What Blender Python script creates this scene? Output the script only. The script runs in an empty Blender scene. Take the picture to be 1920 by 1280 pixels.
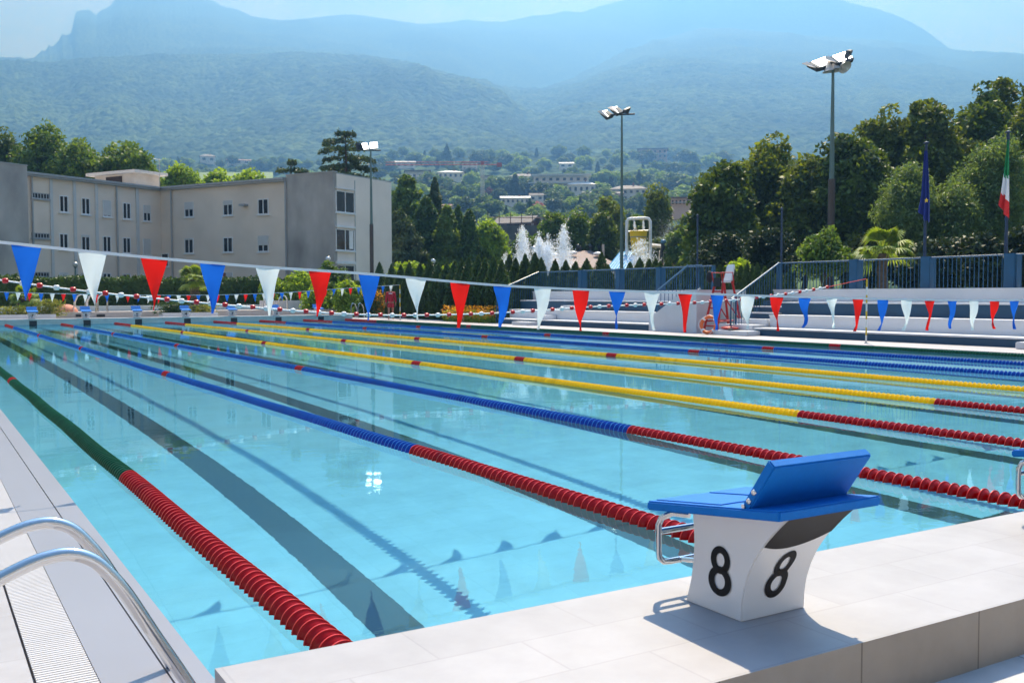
import bpy, bmesh, math, random
import numpy as np
from mathutils import Vector, Matrix
S = bpy.context.scene
COL = S.collection
R = math.radians
random.seed(7)

# ------------------------------------------------------------------ camera
CAM = np.array([-1.38346, -3.03402, 1.40698]); YAW = .5418489; PITCH = -.0474970; ROLL = -.0033790; FPX = 1870.247
_f = np.array([math.sin(YAW)*math.cos(PITCH), math.cos(YAW)*math.cos(PITCH), math.sin(PITCH)])
_r = np.array([math.cos(YAW), -math.sin(YAW), 0.]); _u = np.cross(_r, _f)
_c, _s = math.cos(ROLL), math.sin(ROLL)
RT, UP, FW = _c*_r+_s*_u, -_s*_r+_c*_u, _f
cd = bpy.data.cameras.new('camera'); cam = bpy.data.objects.new('camera', cd); COL.objects.link(cam)
cd.sensor_width = 36; cd.lens = FPX/1920*36; cd.clip_start = .1; cd.clip_end = 30000
m = Matrix(((RT[0], UP[0], -FW[0], CAM[0]), (RT[1], UP[1], -FW[1], CAM[1]), (RT[2], UP[2], -FW[2], CAM[2]), (0, 0, 0, 1)))
cam.matrix_world = m; S.camera = cam
cd.dof.use_dof = True; cd.dof.focus_distance = 6.5; cd.dof.aperture_fstop = 8.0

# ------------------------------------------------------------------ light
SUN_AZ, SUN_EL = R(42), R(56)
w = bpy.data.worlds.new('World'); S.world = w; w.use_nodes = True
nt = w.node_tree; bg = nt.nodes['Background']; L_ = nt.links
sky = nt.nodes.new('ShaderNodeTexSky'); sky.sky_type = 'NISHITA'; sky.sun_disc = False
sky.sun_elevation = SUN_EL; sky.sun_rotation = SUN_AZ; sky.air_density = 1.0; sky.dust_density = 2.2; sky.ozone_density = 1.2
tc = nt.nodes.new('ShaderNodeTexCoord'); mp = nt.nodes.new('ShaderNodeMapping'); mp.inputs['Scale'].default_value = (1, 1, 2.6)
cn = nt.nodes.new('ShaderNodeTexNoise'); cn.inputs['Scale'].default_value = 5.0; cn.inputs['Detail'].default_value = 7; cn.inputs['Roughness'].default_value = .55
cr = nt.nodes.new('ShaderNodeValToRGB'); cr.color_ramp.elements[0].position = .42; cr.color_ramp.elements[0].color = (.42, .42, .42, 1); cr.color_ramp.elements[1].position = .57
mx = nt.nodes.new('ShaderNodeMixRGB'); mx.inputs[2].default_value = (12.5, 11.2, 12, 1)
ml = nt.nodes.new('ShaderNodeMath'); ml.operation = 'MULTIPLY'; ml.inputs[1].default_value = .75
L_.new(tc.outputs['Generated'], mp.inputs[0]); L_.new(mp.outputs[0], cn.inputs[0]); L_.new(cn.outputs[0], cr.inputs[0])
sz_ = nt.nodes.new('ShaderNodeSeparateXYZ'); L_.new(tc.outputs['Generated'], sz_.inputs[0])       # clouds keep to the lower sky
me_ = nt.nodes.new('ShaderNodeMapRange'); me_.inputs[1].default_value = .22; me_.inputs[2].default_value = .42; me_.inputs[3].default_value = .9; me_.inputs[4].default_value = 0; L_.new(sz_.outputs[2], me_.inputs[0]); L_.new(me_.outputs[0], ml.inputs[1])
L_.new(cr.outputs[0], ml.inputs[0]); L_.new(ml.outputs[0], mx.inputs[0]); L_.new(sky.outputs[0], mx.inputs[1]); L_.new(mx.outputs[0], bg.inputs[0])
bg.inputs[1].default_value = .060
ld = bpy.data.lights.new('sun', 'SUN'); ld.energy = 5.0; ld.angle = R(.53); ld.color = (1, .965, .965)
sun = bpy.data.objects.new('sun', ld); COL.objects.link(sun)
sd = Vector((math.sin(SUN_AZ)*math.cos(SUN_EL), math.cos(SUN_AZ)*math.cos(SUN_EL), math.sin(SUN_EL)))
sun.rotation_euler = sd.to_track_quat('Z', 'Y').to_euler(); ld.cycles.is_caustics_light = True
S.view_settings.view_transform = 'Standard'; S.view_settings.look = 'None'; S.view_settings.exposure = 1.54; S.view_settings.gamma = 1
S.render.engine = 'CYCLES'; S.cycles.use_denoising = True; S.cycles.max_bounces = 10; S.cycles.transparent_max_bounces = 16
S.cycles.volume_bounces = 0; S.cycles.sample_clamp_indirect = 6

# ------------------------------------------------------------------ where a sight line meets a known plane of the place
def ray(x, y): return FW+RT*(x-960)/FPX-UP*(y-640)/FPX
def onz(x, y, z): d = ray(x, y); return CAM+d*((z-CAM[2])/d[2])
def ony(x, y, Y): d = ray(x, y); return CAM+d*((Y-CAM[1])/d[1])
def onx(x, y, X): d = ray(x, y); return CAM+d*((X-CAM[0])/d[0])
def dep(x, y, D): return CAM+ray(x, y)*D
def wall_pt(P, dirv, x, y):                       # on the upright plane through P along dirv
    n = np.array([-dirv[1], dirv[0], 0]); d = ray(x, y); return CAM+d*(((P-CAM)@n)/(d@n))
def col_on(P, dirv, x):                           # distance along dirv from P to picture column x
    q = wall_pt(P, dirv, x, 552.); return float((q-P)@dirv)

# ------------------------------------------------------------------ materials
def nodes(name):
    m = bpy.data.materials.new(name); m.use_nodes = True; return m, m.node_tree, m.node_tree.nodes['Principled BSDF']
def M(name, col, rough=.6, metal=0., var=.12, scale=4., bump=0., bscale=None, spec=.5, coat=0., trans=0., detail=4, emit=None, stretch=None):
    m, nt, b = nodes(name); L = nt.links; N = nt.nodes
    b.inputs['Roughness'].default_value = rough; b.inputs['Metallic'].default_value = metal
    b.inputs['Specular IOR Level'].default_value = spec; b.inputs['Coat Weight'].default_value = coat
    b.inputs['Transmission Weight'].default_value = trans
    c = N.new('ShaderNodeTexCoord'); src = c.outputs['Object']
    if stretch:
        mm = N.new('ShaderNodeMapping'); mm.inputs['Scale'].default_value = stretch; L.new(src, mm.inputs[0]); src = mm.outputs[0]
    n = N.new('ShaderNodeTexNoise'); n.inputs['Scale'].default_value = scale; n.inputs['Detail'].default_value = detail
    L.new(src, n.inputs[0])
    r = N.new('ShaderNodeMapRange'); r.inputs[1].default_value = .25; r.inputs[2].default_value = .75
    r.inputs[3].default_value = 1-var; r.inputs[4].default_value = 1+var; L.new(n.outputs[0], r.inputs[0])
    x = N.new('ShaderNodeVectorMath'); x.operation = 'SCALE'; x.inputs[0].default_value = col; L.new(r.outputs[0], x.inputs['Scale'])
    L.new(x.outputs[0], b.inputs['Base Color'])
    if bump:
        n2 = N.new('ShaderNodeTexNoise'); n2.inputs['Scale'].default_value = bscale or scale*6; n2.inputs['Detail'].default_value = 5
        L.new(src, n2.inputs[0]); bp = N.new('ShaderNodeBump'); bp.inputs[0].default_value = bump; bp.inputs['Distance'].default_value = .02
        L.new(n2.outputs[0], bp.inputs['Height']); L.new(bp.outputs[0], b.inputs['Normal'])
    if emit:
        b.inputs['Emission Color'].default_value = (*emit[0], 1); b.inputs['Emission Strength'].default_value = emit[1]
    return m
def tile_mat(name, col, mortar, bw, rh, offset=.5, rough=.45, msize=.004, var=.05, bump=.15, axes='xy'):
    m, nt, b = nodes(name); L = nt.links; N = nt.nodes
    c = N.new('ShaderNodeTexCoord'); sp = N.new('ShaderNodeSeparateXYZ'); cb = N.new('ShaderNodeCombineXYZ'); L.new(c.outputs['Object'], sp.inputs[0])
    L.new(sp.outputs['XYZ'.index(axes[0].upper())], cb.inputs[0]); L.new(sp.outputs['XYZ'.index(axes[1].upper())], cb.inputs[1])
    t = N.new('ShaderNodeTexBrick'); t.offset = offset; t.inputs['Scale'].default_value = 1; t.inputs['Brick Width'].default_value = bw
    t.inputs['Row Height'].default_value = rh; t.inputs['Mortar Size'].default_value = msize; t.inputs['Mortar Smooth'].default_value = .2
    t.inputs['Color1'].default_value = (*[k*(1-var) for k in col], 1); t.inputs['Color2'].default_value = (*[k*(1+var) for k in col], 1)
    t.inputs['Mortar'].default_value = (*mortar, 1); L.new(cb.outputs[0], t.inputs[0])
    n = N.new('ShaderNodeTexNoise'); n.inputs['Scale'].default_value = 2.5; n.inputs['Detail'].default_value = 8; n.inputs['Roughness'].default_value = .65; L.new(c.outputs['Object'], n.inputs[0])
    r = N.new('ShaderNodeMapRange'); r.inputs[1].default_value = .3; r.inputs[2].default_value = .7; r.inputs[3].default_value = .84; r.inputs[4].default_value = 1.09; L.new(n.outputs[0], r.inputs[0])
    x = N.new('ShaderNodeVectorMath'); x.operation = 'SCALE'; L.new(t.outputs[0], x.inputs[0]); L.new(r.outputs[0], x.inputs['Scale']); L.new(x.outputs[0], b.inputs['Base Color'])
    b.inputs['Roughness'].default_value = rough
    bp = N.new('ShaderNodeBump'); bp.inputs[0].default_value = bump; bp.inputs['Distance'].default_value = .004; bp.invert = True
    L.new(t.outputs['Fac'], bp.inputs['Height']); L.new(bp.outputs[0], b.inputs['Normal'])
    return m
def MF(name, c1, c2, trans=.35, nscale=.9, rough=.55):   # foliage
    m = bpy.data.materials.new(name); m.use_nodes = True; nt = m.node_tree; N = nt.nodes; L = nt.links
    b = N['Principled BSDF']; out = N['Material Output']; b.inputs['Roughness'].default_value = rough; b.inputs['Specular IOR Level'].default_value = .35
    c = N.new('ShaderNodeTexCoord'); n = N.new('ShaderNodeTexNoise'); n.inputs['Scale'].default_value = nscale; n.inputs['Detail'].default_value = 3
    L.new(c.outputs['Object'], n.inputs[0]); g = N.new('ShaderNodeNewGeometry')
    a = N.new('ShaderNodeMath'); a.operation = 'MULTIPLY_ADD'; a.inputs[1].default_value = .32; L.new(g.outputs['Random Per Island'], a.inputs[0]); L.new(n.outputs[0], a.inputs[2])
    r = N.new('ShaderNodeMapRange'); r.inputs[1].default_value = .36; r.inputs[2].default_value = .95; L.new(a.outputs[0], r.inputs[0])
    x = N.new('ShaderNodeMixRGB'); x.inputs[1].default_value = (*c1, 1); x.inputs[2].default_value = (*c2, 1); L.new(r.outputs[0], x.inputs[0])
    L.new(x.outputs[0], b.inputs['Base Color'])
    t = N.new('ShaderNodeBsdfTranslucent'); h = N.new('ShaderNodeMixRGB'); h.blend_type = 'MULTIPLY'; h.inputs[0].default_value = 1; h.inputs[2].default_value = (2.0, 1.7, .5, 1)
    L.new(x.outputs[0], h.inputs[1]); L.new(h.outputs[0], t.inputs[0])
    ms = N.new('ShaderNodeMixShader'); ms.inputs[0].default_value = trans; L.new(b.outputs[0], ms.inputs[1]); L.new(t.outputs[0], ms.inputs[2]); L.new(ms.outputs[0], out.inputs[0])
    return m

# ------------------------------------------------------------------ mesh builder
class MB:
    def __init__(s): s.v = []; s.f = []; s.k = []
    def add(s, vs, fs, k=0):
        b = len(s.v); s.v += [tuple(map(float, p)) for p in vs]; s.f += [tuple(i+b for i in f) for f in fs]; s.k += [k]*len(fs); return s
    def box(s, a, b, k=0):
        x0, y0, z0 = [min(a[i], b[i]) for i in range(3)]; x1, y1, z1 = [max(a[i], b[i]) for i in range(3)]
        return s.add([(x0, y0, z0), (x1, y0, z0), (x1, y1, z0), (x0, y1, z0), (x0, y0, z1), (x1, y0, z1), (x1, y1, z1), (x0, y1, z1)],
                     [(0, 3, 2, 1), (4, 5, 6, 7), (0, 1, 5, 4), (1, 2, 6, 5), (2, 3, 7, 6), (3, 0, 4, 7)], k)
    def hexa(s, lo, hi, k=0):   # 4 bottom points, 4 top points
        return s.add(list(lo)+list(hi), [(0, 3, 2, 1), (4, 5, 6, 7), (0, 1, 5, 4), (1, 2, 6, 5), (2, 3, 7, 6), (3, 0, 4, 7)], k)
    def obox(s, o, ax, ay, az, k=0):   # corner + three edge vectors
        o, ax, ay, az = map(np.array, (o, ax, ay, az))
        return s.hexa([o, o+ax, o+ax+ay, o+ay], [o+az, o+ax+az, o+ax+ay+az, o+ay+az], k)
    def rings(s, rs, k=0, close=False, caps=True):
        n = len(rs[0]); vs = [p for r in rs for p in r]; fs = []
        m = len(rs) if close else len(rs)-1
        for i in range(m):
            a, b = i*n, ((i+1) % len(rs))*n
            for j in range(n): fs.append((a+j, a+(j+1) % n, b+(j+1) % n, b+j))
        if caps and not close: fs += [tuple(range(n))[::-1], tuple(range(len(rs)*n-n, len(rs)*n))]
        return s.add(vs, fs, k)
    def tube(s, pts, r, n=10, k=0, caps=True, close=False):
        pts = [np.array(p, float) for p in pts]; rr = r if hasattr(r, '__len__') else [r]*len(pts); rs = []; up = None
        for i, p in enumerate(pts):
            if close: t = pts[(i+1) % len(pts)]-pts[i-1]
            else: t = pts[min(i+1, len(pts)-1)]-pts[max(i-1, 0)]
            t = t/(np.linalg.norm(t)+1e-12)
            if up is None: up = np.array([0, 0, 1.]) if abs(t[2]) < .9 else np.array([1., 0, 0])
            a = up-t*(up@t); a /= np.linalg.norm(a)+1e-12; up = a; b = np.cross(t, a)
            rs.append([p+rr[i]*(a*math.cos(q)+b*math.sin(q)) for q in np.arange(n)*2*math.pi/n])
        return s.rings(rs, k, close, caps)
    def lathe(s, prof, c=(0, 0, 0), n=16, k=0, ax=None):    # prof: (radius, height)
        c = np.array(c, float); z = np.array(ax if ax is not None else (0, 0, 1.), float); z /= np.linalg.norm(z)
        a = np.cross(z, (0, 0, 1.) if abs(z[2]) < .9 else (1., 0, 0)); a /= np.linalg.norm(a); b = np.cross(z, a)
        return s.rings([[c+z*h+r*(a*math.cos(q)+b*math.sin(q)) for q in np.arange(n)*2*math.pi/n] for r, h in prof], k)
    def ball(s, c, r, n=12, m=8, k=0, sc=(1, 1, 1)):
        c = np.array(c, float); rs = []
        for i in range(m+1):
            t = math.pi*min(max(i/m, .02), .98); rs.append([c+np.array([math.sin(t)*math.cos(q)*r*sc[0], math.sin(t)*math.sin(q)*r*sc[1], -math.cos(t)*r*sc[2]]) for q in np.arange(n)*2*math.pi/n])
        return s.rings(rs, k)
    def prism(s, poly, fn, a, b, k=0):   # poly of 2-D points; fn(u,v,w)->3-D
        n = len(poly); vs = [fn(u, v, a) for u, v in poly]+[fn(u, v, b) for u, v in poly]
        return s.add(vs, [tuple(range(n))[::-1], tuple(range(n, 2*n))]+[(i, (i+1) % n, n+(i+1) % n, n+i) for i in range(n)], k)
    def build(s, name, mats, parent=None, world=False, angle=38, bevel=0):
        me = bpy.data.meshes.new(name); v = s.v
        if world and parent is not None:
            Wm = wm(parent).inverted(); v = [tuple(Wm @ Vector(p)) for p in v]
        me.from_pydata(v, [], s.f)
        for mt in (mats if isinstance(mats, (list, tuple)) else [mats]): me.materials.append(mt)
        me.polygons.foreach_set('material_index', s.k)
        bm = bmesh.new(); bm.from_mesh(me); bmesh.ops.recalc_face_normals(bm, faces=bm.faces)
        if bevel:
            es = [e for e in bm.edges if e.is_manifold and e.calc_face_angle(0) > R(50)]
            bmesh.ops.bevel(bm, geom=es, offset=bevel, segments=2, affect='EDGES', clamp_overlap=True)
        bm.to_mesh(me); bm.free()
        me.polygons.foreach_set('use_smooth', [True]*len(me.polygons)); me.set_sharp_from_angle(angle=R(angle)); me.update()
        o = bpy.data.objects.new(name, me); COL.objects.link(o)
        if parent is not None: o.parent = parent
        return o
def wm(o):
    m = o.matrix_basis.copy()
    while o.parent is not None: o = o.parent; m = o.matrix_basis @ m
    return m
def tag(o, label, cat, group=None):
    o['label'] = label; o['category'] = cat
    if group: o['group'] = group
    return o
def thing(name, label, cat, loc=(0, 0, 0), rz=0, group=None, sc=1):
    o = bpy.data.objects.new(name, None); COL.objects.link(o); o.location = [float(k) for k in loc]; o.rotation_euler = (0, 0, rz); o.scale = (sc, sc, sc)
    o.empty_display_size = .2; return tag(o, label, cat, group)
def struct(mb, name, mats, **k): o = mb.build(name, mats, **k); o['kind'] = 'structure'; return o
def copy_tree(o, parent=None):
    c = o.copy(); COL.objects.link(c); c.parent = parent
    for ch in [x for x in o.children]: copy_tree(ch, c)
    return c
def dup(o, label, loc=None, rz=None, sc=None):
    c = copy_tree(o); c['label'] = label
    if loc is not None: c.location = [float(k) for k in loc]
    if rz is not None: c.rotation_euler = (0, 0, rz)
    if sc is not None: c.scale = sc if hasattr(sc, '__len__') else (sc, sc, sc)
    return c
def quads(name, V, mat, parent=None, tri=False):        # V: (n,4,3) array -> many loose faces in one mesh
    n, q = V.shape[0], V.shape[1]; me = bpy.data.meshes.new(name)
    me.vertices.add(n*q); me.vertices.foreach_set('co', np.ascontiguousarray(V, dtype=np.float32).ravel())
    me.loops.add(n*q); me.loops.foreach_set('vertex_index', np.arange(n*q, dtype=np.int32))
    me.polygons.add(n); me.polygons.foreach_set('loop_start', np.arange(0, n*q, q, dtype=np.int32)); me.polygons.foreach_set('loop_total', np.full(n, q, dtype=np.int32))
    me.update(calc_edges=True); me.validate(); me.materials.append(mat)
    o = bpy.data.objects.new(name, me); COL.objects.link(o)
    if parent is not None: o.parent = parent
    return o
def leaves(P, size, rng, up=0., aspect=.55, nrm=None):   # P: (n,3) positions -> rhombic leaf faces
    n = len(P); a = rng.normal(size=(n, 3)); a /= np.linalg.norm(a, axis=1, keepdims=True)
    b = rng.normal(size=(n, 3))
    if nrm is not None: b = np.cross(nrm+.55*b, a)
    b = b-a*(a*b).sum(1, keepdims=True); b /= np.linalg.norm(b, axis=1, keepdims=True)+1e-9
    s = size*rng.uniform(.6, 1.3, (n, 1)); a *= s; b *= s*aspect
    return np.stack([P-a, P+b, P+a, P-b], 1)
def ballpts(n, rng, bias=0.):
    d = rng.normal(size=(n, 3)); d[:, 2] += bias; d /= np.linalg.norm(d, axis=1, keepdims=True); return d
def crown_pts(lobes, nclump, per, cr, rng, bias=.35, fill=.25):
    """lobes: (cx,cy,cz,rx,ry,rz). Clumps of leaves spread over the lobes' outsides, some inside."""
    lobes = np.array(lobes, float); wgt = (lobes[:, 3]*lobes[:, 5]); wgt /= wgt.sum()
    i = rng.choice(len(lobes), nclump, p=wgt); d = ballpts(nclump, rng, .15)
    rad = np.where(rng.random(nclump) < fill, rng.uniform(.3, .8, nclump), rng.uniform(.86, 1.06, nclump))[:, None]
    C = lobes[i, :3]+d*lobes[i, 3:6]*rad
    r = cr*rng.uniform(.6, 1.35, nclump)
    j = np.repeat(np.arange(nclump), per); e = ballpts(len(j), rng, bias)
    P = C[j]+e*(r[j]*rng.uniform(.45, 1., len(j))**.6)[:, None]
    return P, e
# ================================================================== THE POOL
XL, XR, YN, YF, ZB = -.47, 19.81, 0., 50., -2.1          # basin
LS = 2.41840                                              # lane width
m_floor = tile_mat('pool_tile', (.365, .52, .555), (.325, .475, .51), .5, .25, .0, .35, .005, .025, .05)
m_wallt = tile_mat('pool_wall_tile', (.40, .52, .54), (.30, .40, .42), .6, .15, .5, .35, .004, .06, .1, 'xz')
m_black = M('black_tile', (.004, .016, .026), .4, var=.2, scale=3)
b = MB(); b.box((XL, YN, ZB-.2), (XR, YF, ZB)); fl = struct(b, 'pool_floor', m_floor)
b = MB(); b.box((XL-.1, YN-.0, ZB), (XL, YF, -.004)).box((XR, YN, ZB), (XR+.1, YF, -.004)); b.box((XL-.1, YF, ZB), (XR+.1, YF+.1, -.41)); b.box((XL-.1, YN-.1, ZB), (XR+.1, YN-.0, -.41)); pw = struct(b, 'pool_wall', m_wallt)
recv = [fl, pw]
b = MB()
for i in range(8):
    cx = (i+.5)*LS; z = ZB+.004
    b.box((cx-.16, 2, ZB-.01), (cx+.16, 48, z)); b.box((cx-.5, 1.8, ZB-.01), (cx+.5, 2, z)); b.box((cx-.5, 48, ZB-.01), (cx+.5, 48.2, z))
    for yy, hw in ((15, .42), (25, .5), (35, .42)):
        b.box((cx-hw, yy-.04, ZB-.01), (cx-.15, yy+.04, z)); b.box((cx+.15, yy-.04, ZB-.01), (cx+hw, yy+.04, z))
    for yy, s in ((YF, -1), (YN, 1)):
        b.box((cx-.17, yy, ZB+.3), (cx+.17, yy+s*.004, .2))
ln = struct(b, 'lane_markings', m_black); recv.append(ln)
for o in recv: o.cycles.is_caustics_receiver = True
# water: one smooth refracting sheet
m = bpy.data.materials.new('pool_water'); m.use_nodes = True; nt = m.node_tree; nt.nodes.clear(); N = nt.nodes; L = nt.links
g = N.new('ShaderNodeBsdfGlass'); g.inputs['IOR'].default_value = 1.333; g.inputs['Roughness'].default_value = 0; g.inputs['Color'].default_value = (.56, .86, .99, 1)
c = N.new('ShaderNodeTexCoord'); n1 = N.new('ShaderNodeTexNoise'); n1.inputs['Scale'].default_value = 3.2; n1.inputs['Detail'].default_value = 7
n2 = N.new('ShaderNodeTexNoise'); n2.inputs['Scale'].default_value = .35; n2.inputs['Detail'].default_value = 2
mm = N.new('ShaderNodeMath'); mm.operation = 'MULTIPLY'; L.new(c.outputs['Object'], n1.inputs[0]); L.new(c.outputs['Object'], n2.inputs[0]); L.new(n1.outputs[0], mm.inputs[0]); L.new(n2.outputs[0], mm.inputs[1])
bp = N.new('ShaderNodeBump'); bp.inputs[0].default_value = .2; bp.inputs['Distance'].default_value = .012; L.new(mm.outputs[0], bp.inputs['Height']); L.new(bp.outputs[0], g.inputs['Normal'])
o_ = N.new('ShaderNodeOutputMaterial'); L.new(g.outputs[0], o_.inputs[0])
me = bpy.data.meshes.new('water'); me.from_pydata([(XL, YN, 0), (XR, YN, 0), (XR, YF, 0), (XL, YF, 0)], [], [(0, 1, 2, 3)]); me.polygons[0].use_smooth = True; me.materials.append(m)
wa = bpy.data.objects.new('water', me); COL.objects.link(wa); wa['kind'] = 'structure'; wa.cycles.is_caustics_caster = True

# decks
m_deck = tile_mat('deck_tile', (.305, .295, .318), (.268, .258, .278), .6, .29, .5, .5, .004, .04, .12)
m_face = tile_mat('deck_face_tile', (.36, .29, .23), (.16, .12, .09), .62, .6, 0, .6, .004, .12, .2, 'xz')
m_deck2 = tile_mat('side_deck_tile', (.32, .31, .33), (.28, .27, .285), .6, .6, 0, .55, .005, .04, .1)
m_lip = M('gutter_lip', (.24, .238, .275), .3, var=.05, scale=1.5)
m_grate = M('gutter_grate', (.44, .43, .45), .5, var=.04)
m_dark = M('dark_gap', (.03, .03, .03), .8)
def end_deck(y0, y1, name, face_first):
    b = MB(); b.box((XL-.15, y0, -.4), (XR+14 if face_first else XR+.2, y1, .27)); b.k[2] = 1
    return struct(b, name, [m_deck, m_face if face_first else m_wallt])
end_deck(-.88, 0, 'pool_end_deck', True)
end_deck(50, 51.3, 'pool_end_deck', False)
b = MB(); b.box((-1.2, -14, -.5), (34, -.88, .06)); b.box((-16, -14, -.5), (-1.2, -.88, .0)); struct(b, 'pavement', tile_mat('lower_deck_tile', (.42, .43, .46), (.2, .2, .22), .6, .6, .5, .6, .005, .05, .2))
b = MB(); b.box((-.60, -.88, -.4), (XL, 50, .006)); b.box((-.83, -.88, -.4), (-.606, 50, .004)); struct(b, 'gutter', m_lip)
b = MB()
for i in range(1, 900): y = -.9+i*.0248; b.box((-1.03, y, -.02), (-.834, y+.017, .006))
b.box((-1.03, 21.5, -.02), (-.834, 50, .005)); b.box((-1.03, -.88, -.04), (-.834, 21.5, -.003))
struct(b, 'gutter_grate', m_grate)
b = MB(); b.box((-1.04, -.88, -.4), (-1.03, 50, -.03)); b.box((-14, -.88, -.4), (-1.04, 51.3, .004)); struct(b, 'side_deck', m_deck2)
b = MB(); b.box((XR, 0, -.4), (32, 62, .05)); struct(b, 'side_deck', m_deck2)
b = MB(); b.box((-14, 51.3, -.4), (XR, 62, .10)); struct(b, 'far_deck', m_deck2)
m_lawn = M('lawn', (.10, .20, .03), .9, var=.35, scale=1.2, bump=.6, bscale=30)
m_ground = M('ground_grass', (.03, .055, .016), .9, var=.4, scale=.05)
b = MB(); Zg = -.06
for x0, y0, x1, y1 in ((-2550, -2550, -14, 7100), (XR+12.2, -2550, 7100, 7100), (-14, -2550, 32.01, -14), (-14, 62, 32.01, 7100)): b.box((x0, y0, -3), (x1, y1, Zg))
struct(b, 'ground', m_ground)
b = MB(); b.box((23.2, 21.9, .0), (27.5, 25.6, .075)); struct(b, 'lawn', m_lawn)

# ------------------------------------------------------------------ lane ropes
def plastic(name, col, tr=.35):
    m, nt, bb = nodes(name); L = nt.links; N = nt.nodes
    bb.inputs['Base Color'].default_value = (*col, 1); bb.inputs['Roughness'].default_value = .2; bb.inputs['Specular IOR Level'].default_value = .35; bb.inputs['Coat Weight'].default_value = .25
    t = N.new('ShaderNodeBsdfTranslucent'); t.inputs[0].default_value = (*[min(1, k*1.3) for k in col], 1)
    g = N.new('ShaderNodeNewGeometry'); r = N.new('ShaderNodeMapRange'); r.inputs[3].default_value = .75; r.inputs[4].default_value = 1.15
    x = N.new('ShaderNodeVectorMath'); x.operation = 'SCALE'; x.inputs[0].default_value = col
    L.new(g.outputs['Random Per Island'], r.inputs[0]); L.new(r.outputs[0], x.inputs['Scale']); L.new(x.outputs[0], bb.inputs['Base Color'])
    ms = N.new('ShaderNodeMixShader'); ms.inputs[0].default_value = tr; L.new(bb.outputs[0], ms.inputs[1]); L.new(t.outputs[0], ms.inputs[2]); L.new(ms.outputs[0], N['Material Output'].inputs[0])
    return m
P_RED, P_BLUE, P_YEL, P_GRN = plastic('red_float', (.42, .002, .004), .3), plastic('blue_float', (.002, .06, .40), .3), plastic('yellow_float', (.90, .60, .002), .35), plastic('green_float', (.003, .07, .025), .2)
m_cable = M('steel_cable', (.5, .5, .5), .35, 1, .05)
PITCH_F = .0755
prof_hi = [(.026, 0), (.040, .003), (.053, .010), (.063, .020), (.071, .0285), (.0765, .030), (.0785, .031), (.0785, .0375), (.0765, .039), (.068, .040), (.046, .042), (.032, .047), (.026, .058), (.026, .0745)]
prof_lo = [(.026, 0), (.053, .010), (.072, .029), (.078, .031), (.078, .038), (.044, .043), (.026, .0745)]
def half_lathe(b, prof, n, rim0, rim1):      # the part of each float that stands above the water line, closed below
    rs = []
    for r, h in prof: rs.append([(r*math.cos(a), h-.037, max(.0015, r*math.sin(a))) for a in np.linspace(0, math.pi, n)])
    k0 = len(b.k); b.rings(rs, 0)
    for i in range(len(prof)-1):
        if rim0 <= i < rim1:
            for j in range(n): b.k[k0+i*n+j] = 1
def float_mesh(prof, n, ribs):
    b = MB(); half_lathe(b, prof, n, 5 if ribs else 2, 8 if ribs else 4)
    if ribs:
        for q in range(4):
            a = (q+.5)*math.pi/4; ca, sa = math.cos(a), math.sin(a); px, pz = -sa*.0022, ca*.0022
            lo = [(ca*.03+px, .004, sa*.03+pz), (ca*.03-px, .004, sa*.03-pz), (ca*.068-px, .004, sa*.068-pz), (ca*.068+px, .004, sa*.068+pz)]
            hi = [(ca*.024+px, .034, sa*.024+pz), (ca*.024-px, .034, sa*.024-pz), (ca*.035-px, .034, sa*.035-pz), (ca*.035+px, .034, sa*.035+pz)]
            b.hexa(lo, hi)
    return b
RIM = dict(r=plastic('red_rim_skylit', (.78, .05, .04), .3), b=plastic('blue_rim_skylit', (.03, .28, .72), .3), y=plastic('yellow_rim_skylit', (.95, .70, .02), .3), g=plastic('green_rim_skylit', (.03, .22, .09), .3))  # lighter than the floats: sky gloss on the rims put into the colour
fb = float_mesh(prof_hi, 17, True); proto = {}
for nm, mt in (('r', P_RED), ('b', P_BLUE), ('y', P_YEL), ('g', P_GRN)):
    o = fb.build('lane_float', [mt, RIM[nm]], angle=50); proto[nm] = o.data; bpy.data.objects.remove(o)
lo = float_mesh(prof_lo, 9, False); LV = np.array(lo.v); LF = [list(f) for f in lo.f]
LQ = np.array([f for f in LF if len(f) == 4]); LC = np.array([f for f in LF if len(f) != 4]); LK = np.array([k for k, f in zip(lo.k, LF) if len(f) == 4])
def rope_col(y, c):
    if y < 5 or y > 45: return 'r'
    for q in (15, 25, 35):
        if abs(y-q) < .19: return 'r'
    return c
rope_defs = ['g', 'b', 'b', 'y', 'y', 'y', 'b', 'b', 'g']
names_ = {'g': 'green', 'b': 'blue', 'y': 'yellow'}
rl = ['green and red lane rope floating beside the left pool edge', 'blue lane rope with red end, the first to the right of the green rope', 'blue lane rope with red end, between the other near blue rope and the yellow ropes',
      'yellow lane rope with red end, nearest of the three yellow ropes', 'yellow lane rope with red end, middle one of the three', 'yellow lane rope farthest from the camera of the three',
      'blue lane rope just beyond the three yellow ropes', 'blue lane rope right beside the far green rope', 'dark green lane rope along the bleacher side of the pool']
rng = np.random.default_rng(5)
mats4 = [P_RED, P_BLUE, P_YEL, P_GRN]; kidx = {'r': 0, 'b': 1, 'y': 2, 'g': 3}
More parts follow.
